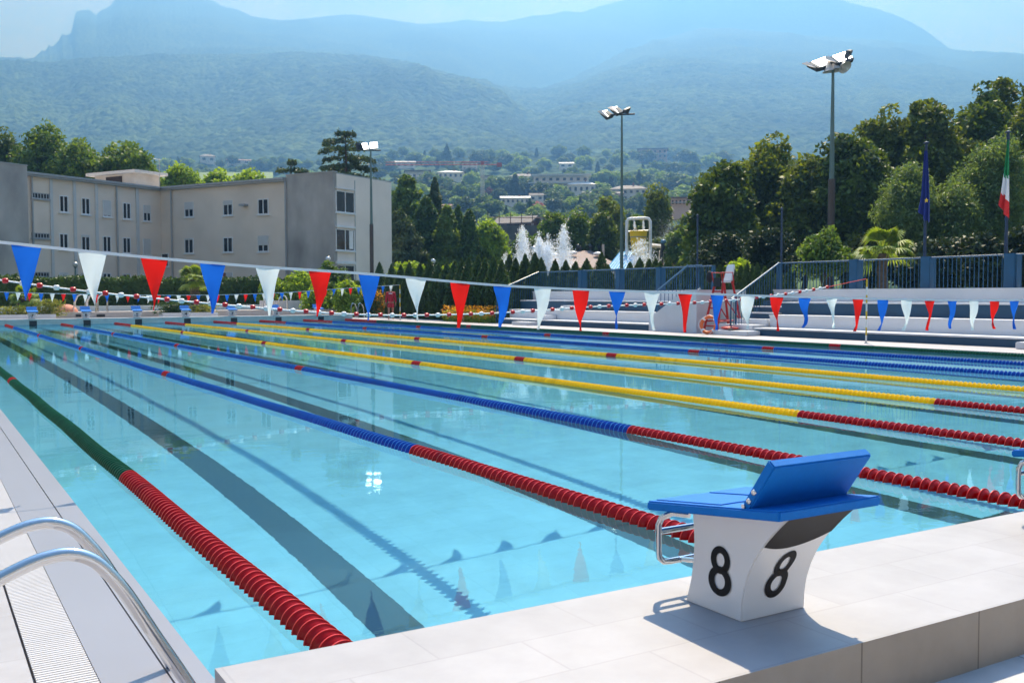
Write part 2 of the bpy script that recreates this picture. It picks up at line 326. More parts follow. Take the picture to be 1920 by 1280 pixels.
for i, c in enumerate(rope_defs):
    X = i*LS; t = thing('lane_rope', rl[i], 'lane rope', (X, 0, 0), 0, 'lane ropes floating on the water')
    b = MB(); b.tube([(0, .0, .03), (0, .6, .012), (0, 49.4, .012), (0, 50, .03)], .006, 6); b.build('cable', m_cable, t)
    ys = np.arange(.55, 49.35, PITCH_F); P = np.stack([np.full(len(ys), X), ys, np.full(len(ys), .06)], 1)
    d = P-CAM; z = d@FW; px = 960+FPX*(d@RT)/z; py = 640-FPX*(d@UP)/z
    vis = (z > 0) & (px > -10) & (px < 1930) & (py < 1240); order = np.argsort(np.where(vis, z, 1e9))[:100]; near = set(order.tolist())
    Vs = []; ks = []
    for j, y in enumerate(ys):
        cc = rope_col(y, c); wob = .006*math.sin(y*1.7+i); zz = .0005
        if j in near:
            o = bpy.data.objects.new('lane_float', proto[cc]); COL.objects.link(o); o.parent = t
            o.location = (wob, float(y), zz); o.rotation_euler = (0, 0, rng.uniform(-.10, .10)+(math.pi if rng.random() < .0 else 0))
        else:
            a = 0.; Vs.append(LV@np.array([[math.cos(a), 0, math.sin(a)], [0, 1, 0], [-math.sin(a), 0, math.cos(a)]])+(wob, y, zz)); ks.append(kidx[cc])
    V = np.concatenate(Vs); nq = len(ks); me = bpy.data.meshes.new('lane_floats')
    off = (np.arange(nq)*len(LV))[:, None, None]; Q = (LQ[None]+off).reshape(-1, 4); Cc = (LC[None]+off).reshape(-1, LC.shape[1])
    me.vertices.add(len(V)); me.vertices.foreach_set('co', V.astype(np.float32).ravel())
    li = np.concatenate([Q.ravel(), Cc.ravel()]).astype(np.int32); me.loops.add(len(li)); me.loops.foreach_set('vertex_index', li)
    tot = np.concatenate([np.full(len(Q), 4), np.full(len(Cc), LC.shape[1])]).astype(np.int32); st = np.concatenate([[0], np.cumsum(tot)[:-1]]).astype(np.int32)
    me.polygons.add(len(tot)); me.polygons.foreach_set('loop_start', st); me.polygons.foreach_set('loop_total', tot)
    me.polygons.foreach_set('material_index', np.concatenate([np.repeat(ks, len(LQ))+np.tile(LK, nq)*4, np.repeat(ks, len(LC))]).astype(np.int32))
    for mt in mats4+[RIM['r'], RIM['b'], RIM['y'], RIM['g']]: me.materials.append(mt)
    me.update(calc_edges=True); me.validate(); me.polygons.foreach_set('use_smooth', [True]*len(me.polygons)); me.set_sharp_from_angle(angle=R(50))
    o = bpy.data.objects.new('lane_floats', me); COL.objects.link(o); o.parent = t; o['kind'] = 'stuff'

# ------------------------------------------------------------------ starting blocks
m_white = M('white_fibreglass', (.74, .72, .71), .3, var=.03, scale=2, coat=.3)
m_blue = M('blue_platform', (.003, .155, .53), .6, var=.06, scale=30, bump=.25, bscale=900, spec=.18)
m_blackg = M('black_vinyl', (.008, .008, .010), .5, var=.1, spec=.15)
m_steel = M('polished_steel', (.62, .62, .63), .10, 1, .03)
def text_outline(txt, size, off=.0):
    cu = bpy.data.curves.new('t', 'FONT'); cu.body = txt; cu.size = size; cu.offset = off; cu.align_x = 'CENTER'; cu.align_y = 'CENTER'; cu.resolution_u = 6
    o = bpy.data.objects.new('t', cu); COL.objects.link(o); dg = bpy.context.evaluated_depsgraph_get(); me = bpy.data.meshes.new_from_object(o.evaluated_get(dg))
    v = [tuple(q.co) for q in me.vertices]; f = [tuple(p.vertices) for p in me.polygons]; bpy.data.objects.remove(o); bpy.data.meshes.remove(me); return v, f
def eight(h, shear=0., wf=1.):
    """figure eight from two thick rings, as (u, v) points and faces; second ring lifted a hair"""
    v = []; f = []
    for cx, cy, ro, so, ri, si, lift in ((0, .220, .245, .280, .105, .140, 0), (0, -.205, .290, .300, .135, .160, .0006)):
        b0 = len(v); n = 40
        for (a, b_) in ((ro, so), (ri, si)):
            for q in range(n):
                t = 2*math.pi*q/n; u = (cx+a*math.cos(t))*h*wf; w_ = (cy+b_*math.sin(t))*h; v.append((u+shear*w_, w_, lift))
        for q in range(n): f.append((b0+q, b0+(q+1) % n, b0+n+(q+1) % n, b0+n+q))
    return v, f
def gback(z): return float(np.interp(z, [0, .06, .12, .18, .24, .30, .36, .42], [-.125, -.127, -.138, -.160, -.193, -.238, -.295, -.36]))
def gfront(z): return float(np.interp(z, [0, .08, .16, .24, .33, .4], [.165, .140, .126, .122, .130, .14]))
def number(par, txt, face):
    v, f = eight(.178, .16 if face == 'back' else .03, 1.0 if face == 'back' else 1.12) if txt == '8' else text_outline(txt, .24, .008)
    V = []
    for p in v:
        u, w_, l = p[0], p[1], (p[2] if txt == '8' else 0)
        z = .155+w_
        if face == 'back': V.append((u, gback(z)-.003-l, z))
        elif face == 'front': V.append((-u, gfront(z)+.003+l, z))
        else: V.append((-.158-l, -.02-u, z))
    b = MB(); b.add(V, f); return b.build('number', m_blackg, par)
def make_block(txt, label, loc, rz, group='starting blocks at the lane ends'):
    t = thing('starting_block', label, 'starting block', loc, rz, group)
    zs = np.linspace(0, .40, 15); poly = [(gfront(z), z) for z in zs if z < .355]+[(gback(z), z) for z in zs[::-1]]
    b = MB(); b.prism(poly, lambda u, v, w_: (w_, u, v), -.155, .155); ped = b.build('pedestal', m_white, t, bevel=.004)
    number(ped, txt, 'side'); number(ped, txt, 'back'); number(ped, txt, 'front')
    b = MB(); n = 14; top = []; bot = []
    for q in range(n+1):
        x = -.154+.308*q/n; zz = .262+.022*((x+.03)/.125)**2 if x < -.03 else .262+.042*((x+.03)/.185)**2
        top.append((x, gback(.40)-.004, .40)); bot.append(zz)
    vs = []; fs = []
    for q in range(n+1):
        x = -.154+.308*q/n
        for k in range(6): z = bot[q]+(.398-bot[q])*k/5; vs.append((x, gback(z)-.003, z))
    for q in range(n):
        for k in range(5): a = q*6+k; fs.append((a, a+1, a+7, a+6))
    b.add(vs, fs); b.build('recess_panel', m_blackg, ped)
    # platform slab sloping down to the water
    def zt(y): return .365+(.27-y)*.125
    b = MB(); th = .034
    pts = [(-.257, .27), (.226, .27), (.226, -.395), (-.257, -.395)]
    b.hexa([(x, y, zt(y)-th) for x, y in pts], [(x, y, zt(y)) for x, y in pts]); pl = b.build('platform', m_blue, t, bevel=.006)
    b = MB()
    for s in (-1, 1): b.hexa([(s*.13-.10, y, zt(y)-.002) if k in (0, 3) else (s*.13+.10, y, zt(y)-.002) for k, y in enumerate((.25, .25, -.10, -.10))], [(s*.13-.10, y, zt(y)+.004) if k in (0, 3) else (s*.13+.10, y, zt(y)+.004) for k, y in enumerate((.25, .25, -.10, -.10))])
    b.build('grip_pad', m_blue, pl, bevel=.003)
    # slanted foot rest
    y0, z0 = -.215, zt(-.215)+.012; dy, dz = -.115, .165; ln_ = math.hypot(dy, dz); ny, nz = -dz/ln_*.036, dy/ln_*.036
    b = MB(); P = [(y0-ny*0, z0), (y0+dy, z0+dz), (y0+dy+ny, z0+dz+nz), (y0+ny, z0+nz)]
    b.prism(P, lambda u, v, w_: (w_, u, v), -.243, .222); kp = b.build('kick_plate', m_blue, t, bevel=.005)
    for q in (.16, .36):
        b = MB(); b.lathe([(.0005, -.004), (.009, -.003), (.011, 0), (.011, .003)], (-.246, y0+dy*q+ny*.5, z0+dz*q+nz*.5), 12, 0, (1, 0, 0)); b.build('bolt', m_steel, kp)
    b = MB(); b.tube([(-.25, y0-.01, z0-.004), (.25, y0-.01, z0-.004)], .008, 8); b.build('hinge', m_steel, kp)
    # steel hand grip on the water side
    b = MB(); r = .0125
    path = [(.16, .14, .325), (.19, .20, .325), (.205, .245, .30), (.205, .262, .27), (.205, .262, .17), (.20, .262, .145), (.18, .262, .128), (.15, .262, .125)]
    b.tube(path+[(-x, y, z) for x, y, z in path[::-1]], r, 12); b.tube([(-.2, .262, .245), (.2, .262, .245)], r, 12)
    for s in (-1, 1): b.tube([(s*.1, .262, .125), (s*.1, .12, .15)], r*.8, 8)
    b.build('hand_grip', m_steel, t)
    return t
make_block('8', 'white starting block with black number 8 and blue platform in the foreground', (1.205, -.40, .27), 0)
make_block('7', 'starting block cut by the right edge of the photo, blue platform corner showing', (3.478, -.40, .27), 0)
fl_ = ['far starting block at the left, above the blue lane ropes', 'far starting block in front of the chrome ladders', 'far starting block facing the first yellow rope from the left', 'far starting block beside the low planter of grass', 'far starting block beside the palm trunk at the far end', 'far starting block in front of the white garden wall', 'far starting block nearest to the person in red']
for k in range(7):
    make_block(str(7-k), fl_[k], ((k+1.5)*LS, 50.42, .27), math.pi)

# ------------------------------------------------------------------ chrome ladder rails, left foreground
t = thing('pool_ladder', 'polished steel ladder rails curving over the left pool edge in the foreground', 'pool ladder', (-1.0, .55, 0))
for Y in (.3, .8):
    A = [(-1.62, .0), (-1.60, .18), (-1.52, .33), (-1.40, .43), (-1.28, .505), (-1.177, .557), (-1.089, .593), (-1.029, .606), (-.985, .606), (-.945, .594), (-.905, .568), (-.865, .522), (-.814, .448), (-.735, .305), (-.655, .165), (-.59, .04), (-.50, -.18), (-.435, -.35), (-.43, -1.2)]
    b = MB(); 
    A = np.array(A); tt = np.linspace(0, len(A)-1, 90); 
    def cr_(t_):
        i = int(min(max(math.floor(t_), 0), len(A)-2)); q = t_-i; p0, p1, p2, p3 = A[max(i-1, 0)], A[i], A[i+1], A[min(i+2, len(A)-1)]
        return .5*((2*p1)+(-p0+p2)*q+(2*p0-5*p1+4*p2-p3)*q*q+(-p0+3*p1-3*p2+p3)*q**3)
    b.tube([(cr_(k)[0], Y, cr_(k)[1]) for k in tt], .0215, 20); b.build('handrail', m_steel, t, world=True)
for z in (-.35, -.6, -.85):
    b = MB(); b.box((-.5, .3, z-.015), (-.38, .8, z+.015)); b.build('step', m_steel, t, world=True, bevel=.004)
# ================================================================== PENNANT AND ROPE LINES
m_fb, m_fw, m_fr = [M(n, c, .75, var=.06, scale=6, bump=.05) for n, c in (('pennant_blue', (.01, .13, .62)), ('pennant_white', (.72, .78, .80)), ('pennant_red', (.80, .012, .008)))]
for q in (m_fb, m_fw, m_fr):   # thin cloth lets some light through
    nt = q.node_tree; t = nt.nodes.new('ShaderNodeBsdfTranslucent'); bb = nt.nodes['Principled BSDF']; src = bb.inputs['Base Color'].links[0].from_socket
    nt.links.new(src, t.inputs[0]); ms = nt.nodes.new('ShaderNodeMixShader'); ms.inputs[0].default_value = .5; nt.links.new(bb.outputs[0], ms.inputs[1]); nt.links.new(t.outputs[0], ms.inputs[2]); nt.links.new(ms.outputs[0], nt.nodes['Material Output'].inputs[0])
m_tape = M('white_tape', (.8, .82, .86), .6, var=.03)
m_polew = M('white_pole', (.8, .8, .78), .4, var=.03); m_poley = M('yellow_pole', (.75, .50, .02), .4, var=.05)
def sag(K):
    K = np.array(K); xs = K[:, 0]; zs = K[:, 1]; n = len(xs); h = np.diff(xs); dl = np.diff(zs)/h; mm = np.zeros(n)
    mm[1:-1] = (dl[:-1]*h[1:]+dl[1:]*h[:-1])/(h[:-1]+h[1:]); mm[0] = dl[0]; mm[-1] = dl[-1]
    def f(x):
        i = int(np.clip(np.searchsorted(xs, x)-1, 0, n-2)); t = (x-xs[i])/h[i]
        return float((2*t**3-3*t**2+1)*zs[i]+(t**3-2*t**2+t)*h[i]*mm[i]+(-2*t**3+3*t**2)*zs[i+1]+(t**3-t**2)*h[i]*mm[i+1])
    return f
def pennants(Y, K, x0, x1, step, start, wd, hg, label, seed, cols):
    z = sag(K); t = thing('pennant_string', label, 'flag line', (0, Y, 0), 0, 'pennant lines across the pool'); rg = random.Random(seed)
    b = MB(); X = np.linspace(K[0][0], K[-1][0], 120)
    for s, e in zip(X[:-1], X[1:]): b.hexa([(s, -.002, z(s)-.011), (e, -.002, z(e)-.011), (e, .002, z(e)-.011), (s, .002, z(s)-.011)], [(s, -.002, z(s)+.011), (e, -.002, z(e)+.011), (e, .002, z(e)+.011), (s, .002, z(s)+.011)])
    b.build('tape', m_tape, t)
    x = x0; i = start
    while x < x1:
        nr, nc = 14, 5; vs = []; fs = []; curl = rg.uniform(.3, 1.)*(.4+.6*min(1, max(0, (x-1)/6))); tw = rg.uniform(-.35, .35); hl = hg*rg.uniform(.97, 1.05); sd_ = rg.choice((-1, 1, -1)); lean = rg.uniform(-.1, .25)
        for r in range(nr+1):
            v = r/nr; w2 = wd/2*(1-v)**1.0*(1-.0*v); w2 = max(w2, .003)
            cx = x-lean*hl*.35*v*v+sd_*curl*.06*max(0, v-.62)**1.3*4*hg; cz = z(x)-.010-hl*v*(1-.10*curl*v)+curl*.10*hl*max(0, v-.8)*2
            for c in range(nc+1):
                u = (c/nc*2-1); ang = tw*v*2+curl*.8*v*v
                yy = .035*curl*math.sin(v*5+x)*v+u*w2*math.sin(ang)+.020*math.sin(u*2.2+v*5+i*1.3)*(.25+v)
                zz = cz if r else z(cx+u*w2)-.010
                vs.append((cx+u*w2*math.cos(ang), yy, zz))
        for r in range(nr):
            for c in range(nc): a = r*(nc+1)+c; fs.append((a, a+1, a+nc+2, a+nc+1))
        b = MB(); b.add(vs, fs); b.build('pennant', cols[i % 3], t, angle=80); x += step; i += 1
    return t
KN = [(-2.2, 1.92), (-.83, 1.79), (.1, 1.705), (.98, 1.64), (1.91, 1.59), (3.28, 1.49), (5.25, 1.42), (8, 1.345), (11.58, 1.30), (16, 1.42), (20.55, 1.78)]
pennants(5, KN, -.655, 20.3, .445, 0, .20, .40, 'nearest line of large blue, white and red pennants crossing the whole photo', 3, [m_fb, m_fw, m_fr])
KF = [(-1, 1.72), (1.9, 1.57), (6, 1.45), (10.95, 1.41), (14.5, 1.52), (17.4, 1.71), (20.65, 1.90)]
pennants(45, KF, 2.15, 20.4, .45, 0, .2, .40, 'distant line of small blue, white and red pennants before the hedge', 9, [m_fb, m_fw, m_fr])
def stripe_pole(X, Y, h, label, base=.05):
    t = thing('line_pole', label, 'pole', (X, Y, base), 0, 'striped poles holding the lines'); n = 8
    for i in range(n):
        b = MB(); b.tube([(0, 0, h*i/n), (0, 0, h*(i+1)/n)], .022, 10); b.build('pole_section', m_poley if i % 2 else m_polew, t)
    b = MB(); b.lathe([(.06, 0), (.06, .012), (.026, .02), (.026, .06)], (0, 0, 0), 14); b.build('base_socket', m_steel, t)
stripe_pole(20.58, 15, 1.73, 'yellow and white striped pole holding the bead rope before the right bleacher')
stripe_pole(20.66, 45, 1.86, 'yellow and white striped pole beside the person in red')
zb = sag([(-1.2, 1.84), (-.15, 1.66), (3.25, 1.25), (6.32, 1.01), (8.6, 1.0), (11.4, 1.11), (16.2, 1.27), (18.6, 1.50), (20.55, 1.78)])
t = thing('bead_rope', 'white rope strung with alternating red and white beads across the pool', 'rope', (0, 15, 0))
X = np.linspace(-1.2, 19.1, 150); b = MB(); b.tube([(x, 0, zb(x)) for x in X], .014, 6); b.build('rope', m_tape, t)
b = MB(); b.tube([(x, 0, zb(x)) for x in np.linspace(19.1, 20.55, 12)], .009, 6); b.build('end_cord', M('red_cord', (.6, .02, .02), .6), t)
m_bw = M('white_bead', (.75, .78, .8), .3, var=.02); m_br = M('red_bead', (.6, .01, .015), .3, var=.02); x = -.07; i = 0
while x < 19.1:
    b = MB(); b.lathe([(.014, -.045), (.032, -.042), (.042, -.026), (.044, 0), (.042, .026), (.032, .042), (.014, .045)], (x, 0, zb(x)), 12, 0, (1, 0, .05)); b.build('bead', m_bw if i % 2 else m_br, t); x += .2515; i += 1

# ================================================================== BLEACHERS
m_bl = M('navy_concrete_paint', (.014, .062, .125), .6, var=.12, scale=1.5, bump=.1); m_wh = M('white_concrete_paint', (.62, .63, .67), .55, var=.05, scale=1.2)
m_rail = M('blue_steel_paint', (.006, .07, .16), .45, var=.08, scale=3)
m_railb = M('pale_blue_handrail', (.13, .24, .36), .35, var=.05)
lev = [(21.8, .05, .30), (22.6, .30, .70), (23.4, .70, 1.12), (24.2, 1.12, 1.53)]
def bleacher(y0s, y1, label):
    t = thing('bleacher', label, 'bleacher', (24, (y0s[0]+y1)/2, .05), 0, 'stepped concrete seating beside the pool')
    for i, (X, z0, z1) in enumerate(lev):
        y0 = y0s[i]; b = MB(); b.box((X, y1, .0), (X+.798 if i < 3 else X+1.2, y0, z1-.045)); b.build('riser', m_bl if i % 2 == 0 else m_wh, t, world=True)
        b = MB(); b.box((X-.03, y1-.003, z1-.045), (X+.79 if i < 3 else X+1.2, y0+.02, z1)); b.build('seat_ledge', m_wh if i < 3 else m_wh, t, world=True, bevel=.008)
    return t
LB = bleacher([36.6, 37.0, 37.3, 37.5], 25.75, 'left blue and white stepped bleacher in front of the blue roofed playground')
RB = bleacher([20.35, 20.5, 20.75, 21.9], 3.0, 'right blue and white stepped bleacher running out of the photo')
b = MB(); b.box((21.25, 34.6, .05), (21.79, 33.2, .2)); b.box((22.05, 33.9, .3), (22.57, 33.0, .48)); b.box((22.9, 33.2, .70), (23.38, 32.0, .9)); b.build('aisle_step', m_wh, LB, world=True, bevel=.02)
b = MB(); b.box((21.2, 21.75, .05), (21.79, 20.1, .20)); b.build('aisle_step', m_wh, RB, world=True, bevel=.02)
b = MB(); b.box((21.85, 22.1, .05), (22.5, 20.52, .38)); b.box((22.55, 22.1, .05), (23.1, 20.55, .55)); b.build('aisle_step', m_wh, RB, world=True, bevel=.015)
b = MB(); b.box((23.12, 22.1, .05), (23.42, 20.8, .72)); b.box((23.45, 22.1, .05), (24.2, 20.8, .93)); b.box((23.9, 22.1, .9), (24.2, 20.8, 1.15)); b.build('aisle_step', m_bl, RB, world=True)
b = MB(); b.box((23.1, 22.12, .72), (23.45, 20.78, .76)); b.box((23.45, 22.12, .93), (24.2, 20.78, .97)); b.build('step_edge', m_wh, RB, world=True)
b = MB(); b.box((21.25, 11.2, .05), (21.79, 9.3, .22)); b.box((22.0, 11.0, .3), (22.57, 9.3, .5)); b.build('aisle_step', m_wh, RB, world=True, bevel=.02)
# stair wall at the near end of the left bleacher
b = MB(); P = [(25.74, .05), (23.15, .05), (23.15, 1.53), (23.75, 1.53), (25.5, .62), (25.74, .62)]
b.prism(P, lambda u, v, w_: (w_, u, v), 21.8, 24.1); b.build('stair_wall', m_wh, LB, world=True)
def railing(name_label, path, z_off, bars, pill, sl=None, extra=None):
    p0 = path[0]; t = thing('railing', name_label, 'railing', p0, 0, 'blue steel railings of the bleachers')
    b = MB(); b.tube(path, .024, 8); b.build('top_rail', m_rail, t, world=True)
    b = MB()
    for p, lo_ in bars: b.tube([p, (p[0], p[1], lo_)], .0125, 6)
    b.build('baluster', m_rail, t, world=True)
    for p, h0, h1, wd in pill:
        b = MB(); b.box((p[0]-wd/2, p[1]-wd/2, h0), (p[0]+wd/2, p[1]+wd/2, h1)); b.build('pillar', m_rail, t, world=True, bevel=.01)
    if sl:
        b = MB(); b.tube(sl, .026, 8); b.build('sloping_rail', m_railb, t, world=True)
    return t
def bars_between(a, c, lo0, lo1, step=.14):
    a, c = np.array(a), np.array(c); n = int(np.linalg.norm((c-a)[:2])/step); return [(a+(c-a)*i/n, lo0+(lo1-lo0)*i/n) for i in range(n+1)]
top = 2.44; XR_ = 24.55
railing('blue railing with square pillars along the top of the left bleacher', [(XR_, 37.4, top), (XR_, 25.3, top)], 0, bars_between((XR_, 37.4, top), (XR_, 25.3, top), 1.53, 1.53),
        [((XR_+.08, y, 0), 1.5, top+.03, .3) for y in (34.0, 31.2, 28.5)]+[((XR_, 25.3, 0), .05, top+.02, .12)])
railing('blue sloping railing at the far end of the left bleacher', [(XR_, 37.55, top), (22.0, 37.15, 1.55), (21.95, 37.15, .10)], 0, bars_between((XR_, 37.55, top), (22.0, 37.15, 1.55), .9, .2), [], [(XR_, 37.55, top+.02), (22.0, 37.15, 1.57)])
P1 = onx(1232, 546, 22.0); P2 = onx(1290, 498, 22.6)
railing('blue stair railing sloping up the near end of the left bleacher', [tuple(P1), tuple(P2), (22.6, P2[1]-.75, P2[2])], 0, bars_between(P1, P2, P1[2]-.95, P2[2]-.95)+bars_between(P2, (22.6, P2[1]-.75, P2[2]), P2[2]-.95, P2[2]-.95),
        [((P1[0], P1[1], 0), .05, P1[2], .05)], [tuple(P1+np.array([0, 0, .02])), tuple(P2+np.array([0, 0, .02]))])
railing('blue railing with square pillars along the top of the right bleacher', [(XR_, 22.0, top), (XR_, 3.0, top)], 0, bars_between((XR_, 22., top), (XR_, 3.0, top), 1.53, 1.53),
        [((XR_+.08, y, 0), 1.5, top+.04, .32) for y in (18.75, 16.1, 13.45, 10.8, 8.1)]+[((XR_, 22.0, 0), .05, top, .12)])
railing('blue sloping railing beside the steps of the right bleacher', [(XR_, 22.0, top), (21.85, 21.5, 1.2), (21.8, 21.5, .06)], 0, bars_between((XR_, 22.0, top), (21.85, 21.5, 1.2), 1.0, .06), [((22.1, 21.55, 0), .05, 1.25, .05)], [(XR_, 22.0, top+.02), (21.85, 21.5, 1.22)])
# thin posts and a white pipe
m_navy = M('navy_pole', (.008, .03, .08), .4, var=.06)
for (x, yt, X, lab) in ((1308, 405, 24.7, 'tall thin blue post rising between the two bleachers'), (1466, 392, 24.7, 'tall thin blue post at the left end of the right bleacher railing')):
    p = onx(x, yt, X); t = thing('thin_post', lab, 'post', (X, p[1], .05), 0, 'thin blue posts'); b = MB(); b.tube([(0, 0, 0), (0, 0, p[2]-.05)], .035, 8); b.build('shaft', m_navy, t)
    b = MB(); b.ball((0, 0, p[2]-.03), .045, 8, 6); b.build('cap', m_navy, t)
p = onz(1309, 617, .05); q = onx(1309, 545, p[0]); b = MB(); b.tube([(0, 0, 0), (0, 0, q[2])], .022, 8); b.tube([(0, 0, q[2]), (.0, -.08, q[2]+.03)], .03, 8); o = b.build('shower_pipe', m_polew); o.location = [float(k) for k in p]; tag(o, 'slim white pipe standing at the end of the white stair wall', 'pipe')

# ------------------------------------------------------------------ flags on poles
m_eu = M('blue_flag_cloth', (.012, .028, .20), .8, var=.1, scale=3); m_gr = M('green_flag_cloth', (.01, .22, .07), .8, var=.08); m_rd = M('red_flag_cloth', (.62, .02, .02), .8, var=.08); m_wt = M('white_flag_cloth', (.72, .72, .75), .8, var=.05); m_star = M('yellow_star', (.75, .5, .03), .7)
def flagpole(x, yt, X, label, cat='flagpole'):
    p = onx(x, yt, X); t = thing('flagpole', label, cat, (X, p[1], .05), 0, 'flagpoles behind the right bleacher')
    H = p[2]-.05; b = MB(); b.tube([(0, 0, 0), (0, 0, H)], [.055, .04], 10); b.build('shaft', m_navy, t); b = MB(); b.lathe([(.02, 0), (.075, .01), (.075, .05), (.02, .07)], (0, 0, H), 12); b.build('finial', m_navy, t)
    return t, p, H
def limp(path_l, path_r, X0, nf, amp, mats, rows, name, label, cat):   # hanging folded cloth between two picture outlines at depth plane X0
    nr = 26; nc = 22; vs = []; fs = []; ks = []
    for r in range(nr+1):
        v = r/nr; yl = np.interp(v, *zip(*[(q[0], q[1]) for q in path_l])); xl = np.interp(v, *zip(*[(q[0], q[2]) for q in path_l])); yr = np.interp(v, *zip(*[(q[0], q[1]) for q in path_r])); xr = np.interp(v, *zip(*[(q[0], q[2]) for q in path_r]))
        A = onx(xl, yl, X0); B = onx(xr, yr, X0)
        for c in range(nc+1):
            u = c/nc; q = A+(B-A)*u; vs.append((q[0]+amp*math.sin(u*nf*math.pi+v*1.5)*(.3+v), q[1], q[2]+.03*math.sin(u*9)*v))
    for r in range(nr):
        for c in range(nc):
            a = r*(nc+1)+c; fs.append((a, a+1, a+nc+2, a+nc+1)); ks.append(rows(c/nc, r/nr))
    b = MB(); b.add(vs, fs); b.k = ks; o = b.build(name, mats, angle=80); tag(o, label, cat); return o
XP = 24.95
t, p, H = flagpole(1737, 270, XP, 'dark blue flagpole carrying the limp blue flag with a star'); 
fo = limp([(0, 283, 1733), (.5, 360, 1726), (1, 395, 1720)], [(0, 283, 1739), (.5, 370, 1743), (1, 421, 1744)], XP-.09, 5, .07, [m_eu], lambda u, v: 0, 'flag', 'limp dark blue flag with a yellow star hanging on its pole', 'flag')
c0 = onx(1737.5, 376, XP-.22); b = MB(); R1 = onx(1741.5, 376, XP-.22); rs_ = np.linalg.norm(R1-c0); pts = [(c0[0], c0[1]+math.sin(a)*(rs_ if k % 2 == 0 else rs_*.42), c0[2]+math.cos(a)*(rs_ if k % 2 == 0 else rs_*.42)) for k, a in enumerate(np.arange(10)*math.pi/5)]
b.prism([(q[1], q[2]) for q in pts], lambda u, v, w_: (w_, u, v), XP-.24, XP-.225); so = b.build('star', m_star, fo)
t, p, H = flagpole(1890.5, 250, XP, 'dark blue flagpole carrying the green, white and red flag')
limp([(0, 262, 1889), (.45, 330, 1880), (1, 378, 1871)], [(0, 262, 1892), (.5, 360, 1891), (1, 411, 1889)], XP-.09, 4, .06, [m_gr, m_wt, m_rd], lambda u, v: 0 if v+.08*u < .42 else (1 if v+.02*u < .70 else 2), 'flag', 'limp green, white and red tricolour flag hanging on its pole', 'flag')

# ------------------------------------------------------------------ lifeguard chair, life ring, rescue float
m_redp = M('red_steel_paint', (.46, .012, .010), .4, var=.08); m_chw = M('white_plastic_seat', (.75, .77, .8), .35, var=.03); m_blk = M('black_fabric', (.015, .015, .018), .8, var=.2)
t = thing('lifeguard_chair', 'tall red steel lifeguard chair with a white seat between the bleachers', 'lifeguard chair', (22.35, 22.5, .05), R(-8))
fw, bw, sh = .44, .40, 1.72
F = {}
for sx in (-1, 1):
    b = MB(); b.tube([(-.46, sx*bw, 0), (-.10, sx*.24, sh)], .042, 8); b.build('leg', m_redp, t); b = MB(); b.tube([(.60, sx*bw, 0), (.26, sx*.24, sh+.05)], .040, 8); b.build('leg', m_redp, t)
for k, z in enumerate((.25, .55, .85, 1.15, 1.42)):
    u = z/sh; xx = -.46+.36*u; ww = bw+(.24-bw)*u; b = MB(); b.tube([(xx, -ww, z), (xx, ww, z)], .026, 6); b.build('rung', m_redp, t)
for sx in (-1, 1):
    b = MB(); b.tube([(-.50, sx*(bw-.06), .4), (.60, sx*(bw-.07), .45)], .026, 6); b.tube([(-.2, sx*.3, 1.35), (.66, sx*(bw-.04), .25)], .024, 6); b.build('brace', m_redp, t)
    b = MB(); b.tube([(-.14, sx*.27, sh), (-.22, sx*.27, sh+.34), (.26, sx*.27, sh+.34), (.30, sx*.27, sh)], .02, 8); b.build('arm_rest', m_redp, t)
b = MB(); b.box((-.18, -.25, sh), (.28, .25, sh+.05)); b.hexa([(.22, -.24, sh+.05), (.30, -.24, sh+.05), (.30, .24, sh+.05), (.22, .24, sh+.05)], [(.36, -.22, sh+.62), (.41, -.22, sh+.62), (.41, .22, sh+.62), (.36, .22, sh+.62)]); b.build('seat', m_chw, t, bevel=.03)
b = MB(); b.box((-.20, -.20, sh-.14), (-.16, .20, sh+.16)); b.build('towel', m_blk, t)
b = MB(); b.ball((-.2, .42, sh+.2), .13, 10, 8, sc=(1, .7, 1.6)); o = b.build('bag', m_blk, None); o.location = t.location; o.rotation_euler = t.rotation_euler; tag(o, 'small black bag hung at the left of the lifeguard seat', 'bag')
m_or = M('orange_ring', (.75, .16, .03), .45, var=.08)
c = onz(1327, 627, .05); t = thing('life_ring', 'orange and white life ring leaning on the red lifeguard chair', 'life ring', c, R(22)); n = 40; Rr = .27; rr = .058
def ringpt(a, tl=R(14)): p = np.array([0, math.cos(a)*Rr, math.sin(a)*Rr+Rr+rr]); return np.array([p[2]*math.sin(tl), p[1], p[2]*math.cos(tl)])
b = MB(); b.tube([ringpt(a) for a in np.arange(n)*2*math.pi/n], rr, 12, close=True, caps=False); b.build('ring_body', m_or, t)
for k in range(4):
    a0 = math.pi/4+k*math.pi/2; b = MB(); b.tube([ringpt(a0+q) for q in np.linspace(-.13, .13, 5)], rr+.004, 12); b.build('band', m_chw, t)
b = MB(); b.tube([ringpt(a)*1.0+np.array([-.07, 0, 0])+np.array([0, math.cos(a), math.sin(a)])*(.05+.03*math.sin(4*a+.8)) for a in np.arange(48)*2*math.pi/48], .008, 6, close=True, caps=False); b.build('grab_line', m_tape, t)
c = onz(1392, 612, .38); b = MB(); b.lathe([(.02, 0), (.2, .01), (.30, .05), (.31, .08), (.2, .11), (.02, .125)], (0, 0, 0), 20); o = b.build('rescue_float', m_redp); o.location = (21.6, 21.3, .21); o.scale = (.8, 1.1, 1); tag(o, 'red moulded rescue float lying on the white bleacher step', 'rescue float')
b = MB(); b.ball((0, 0, .05), .08, 10, 6, sc=(1.6, 1, .6)); b.tube([(.0, 0, .08), (.05, .02, .2)], .018, 6); o = b.build('sandal', m_blk); o.location = (21.35, 21.0, .20); o.scale = (.8, 1, .7); tag(o, 'small black shoe on the white step below the lifeguard chair', 'shoe')

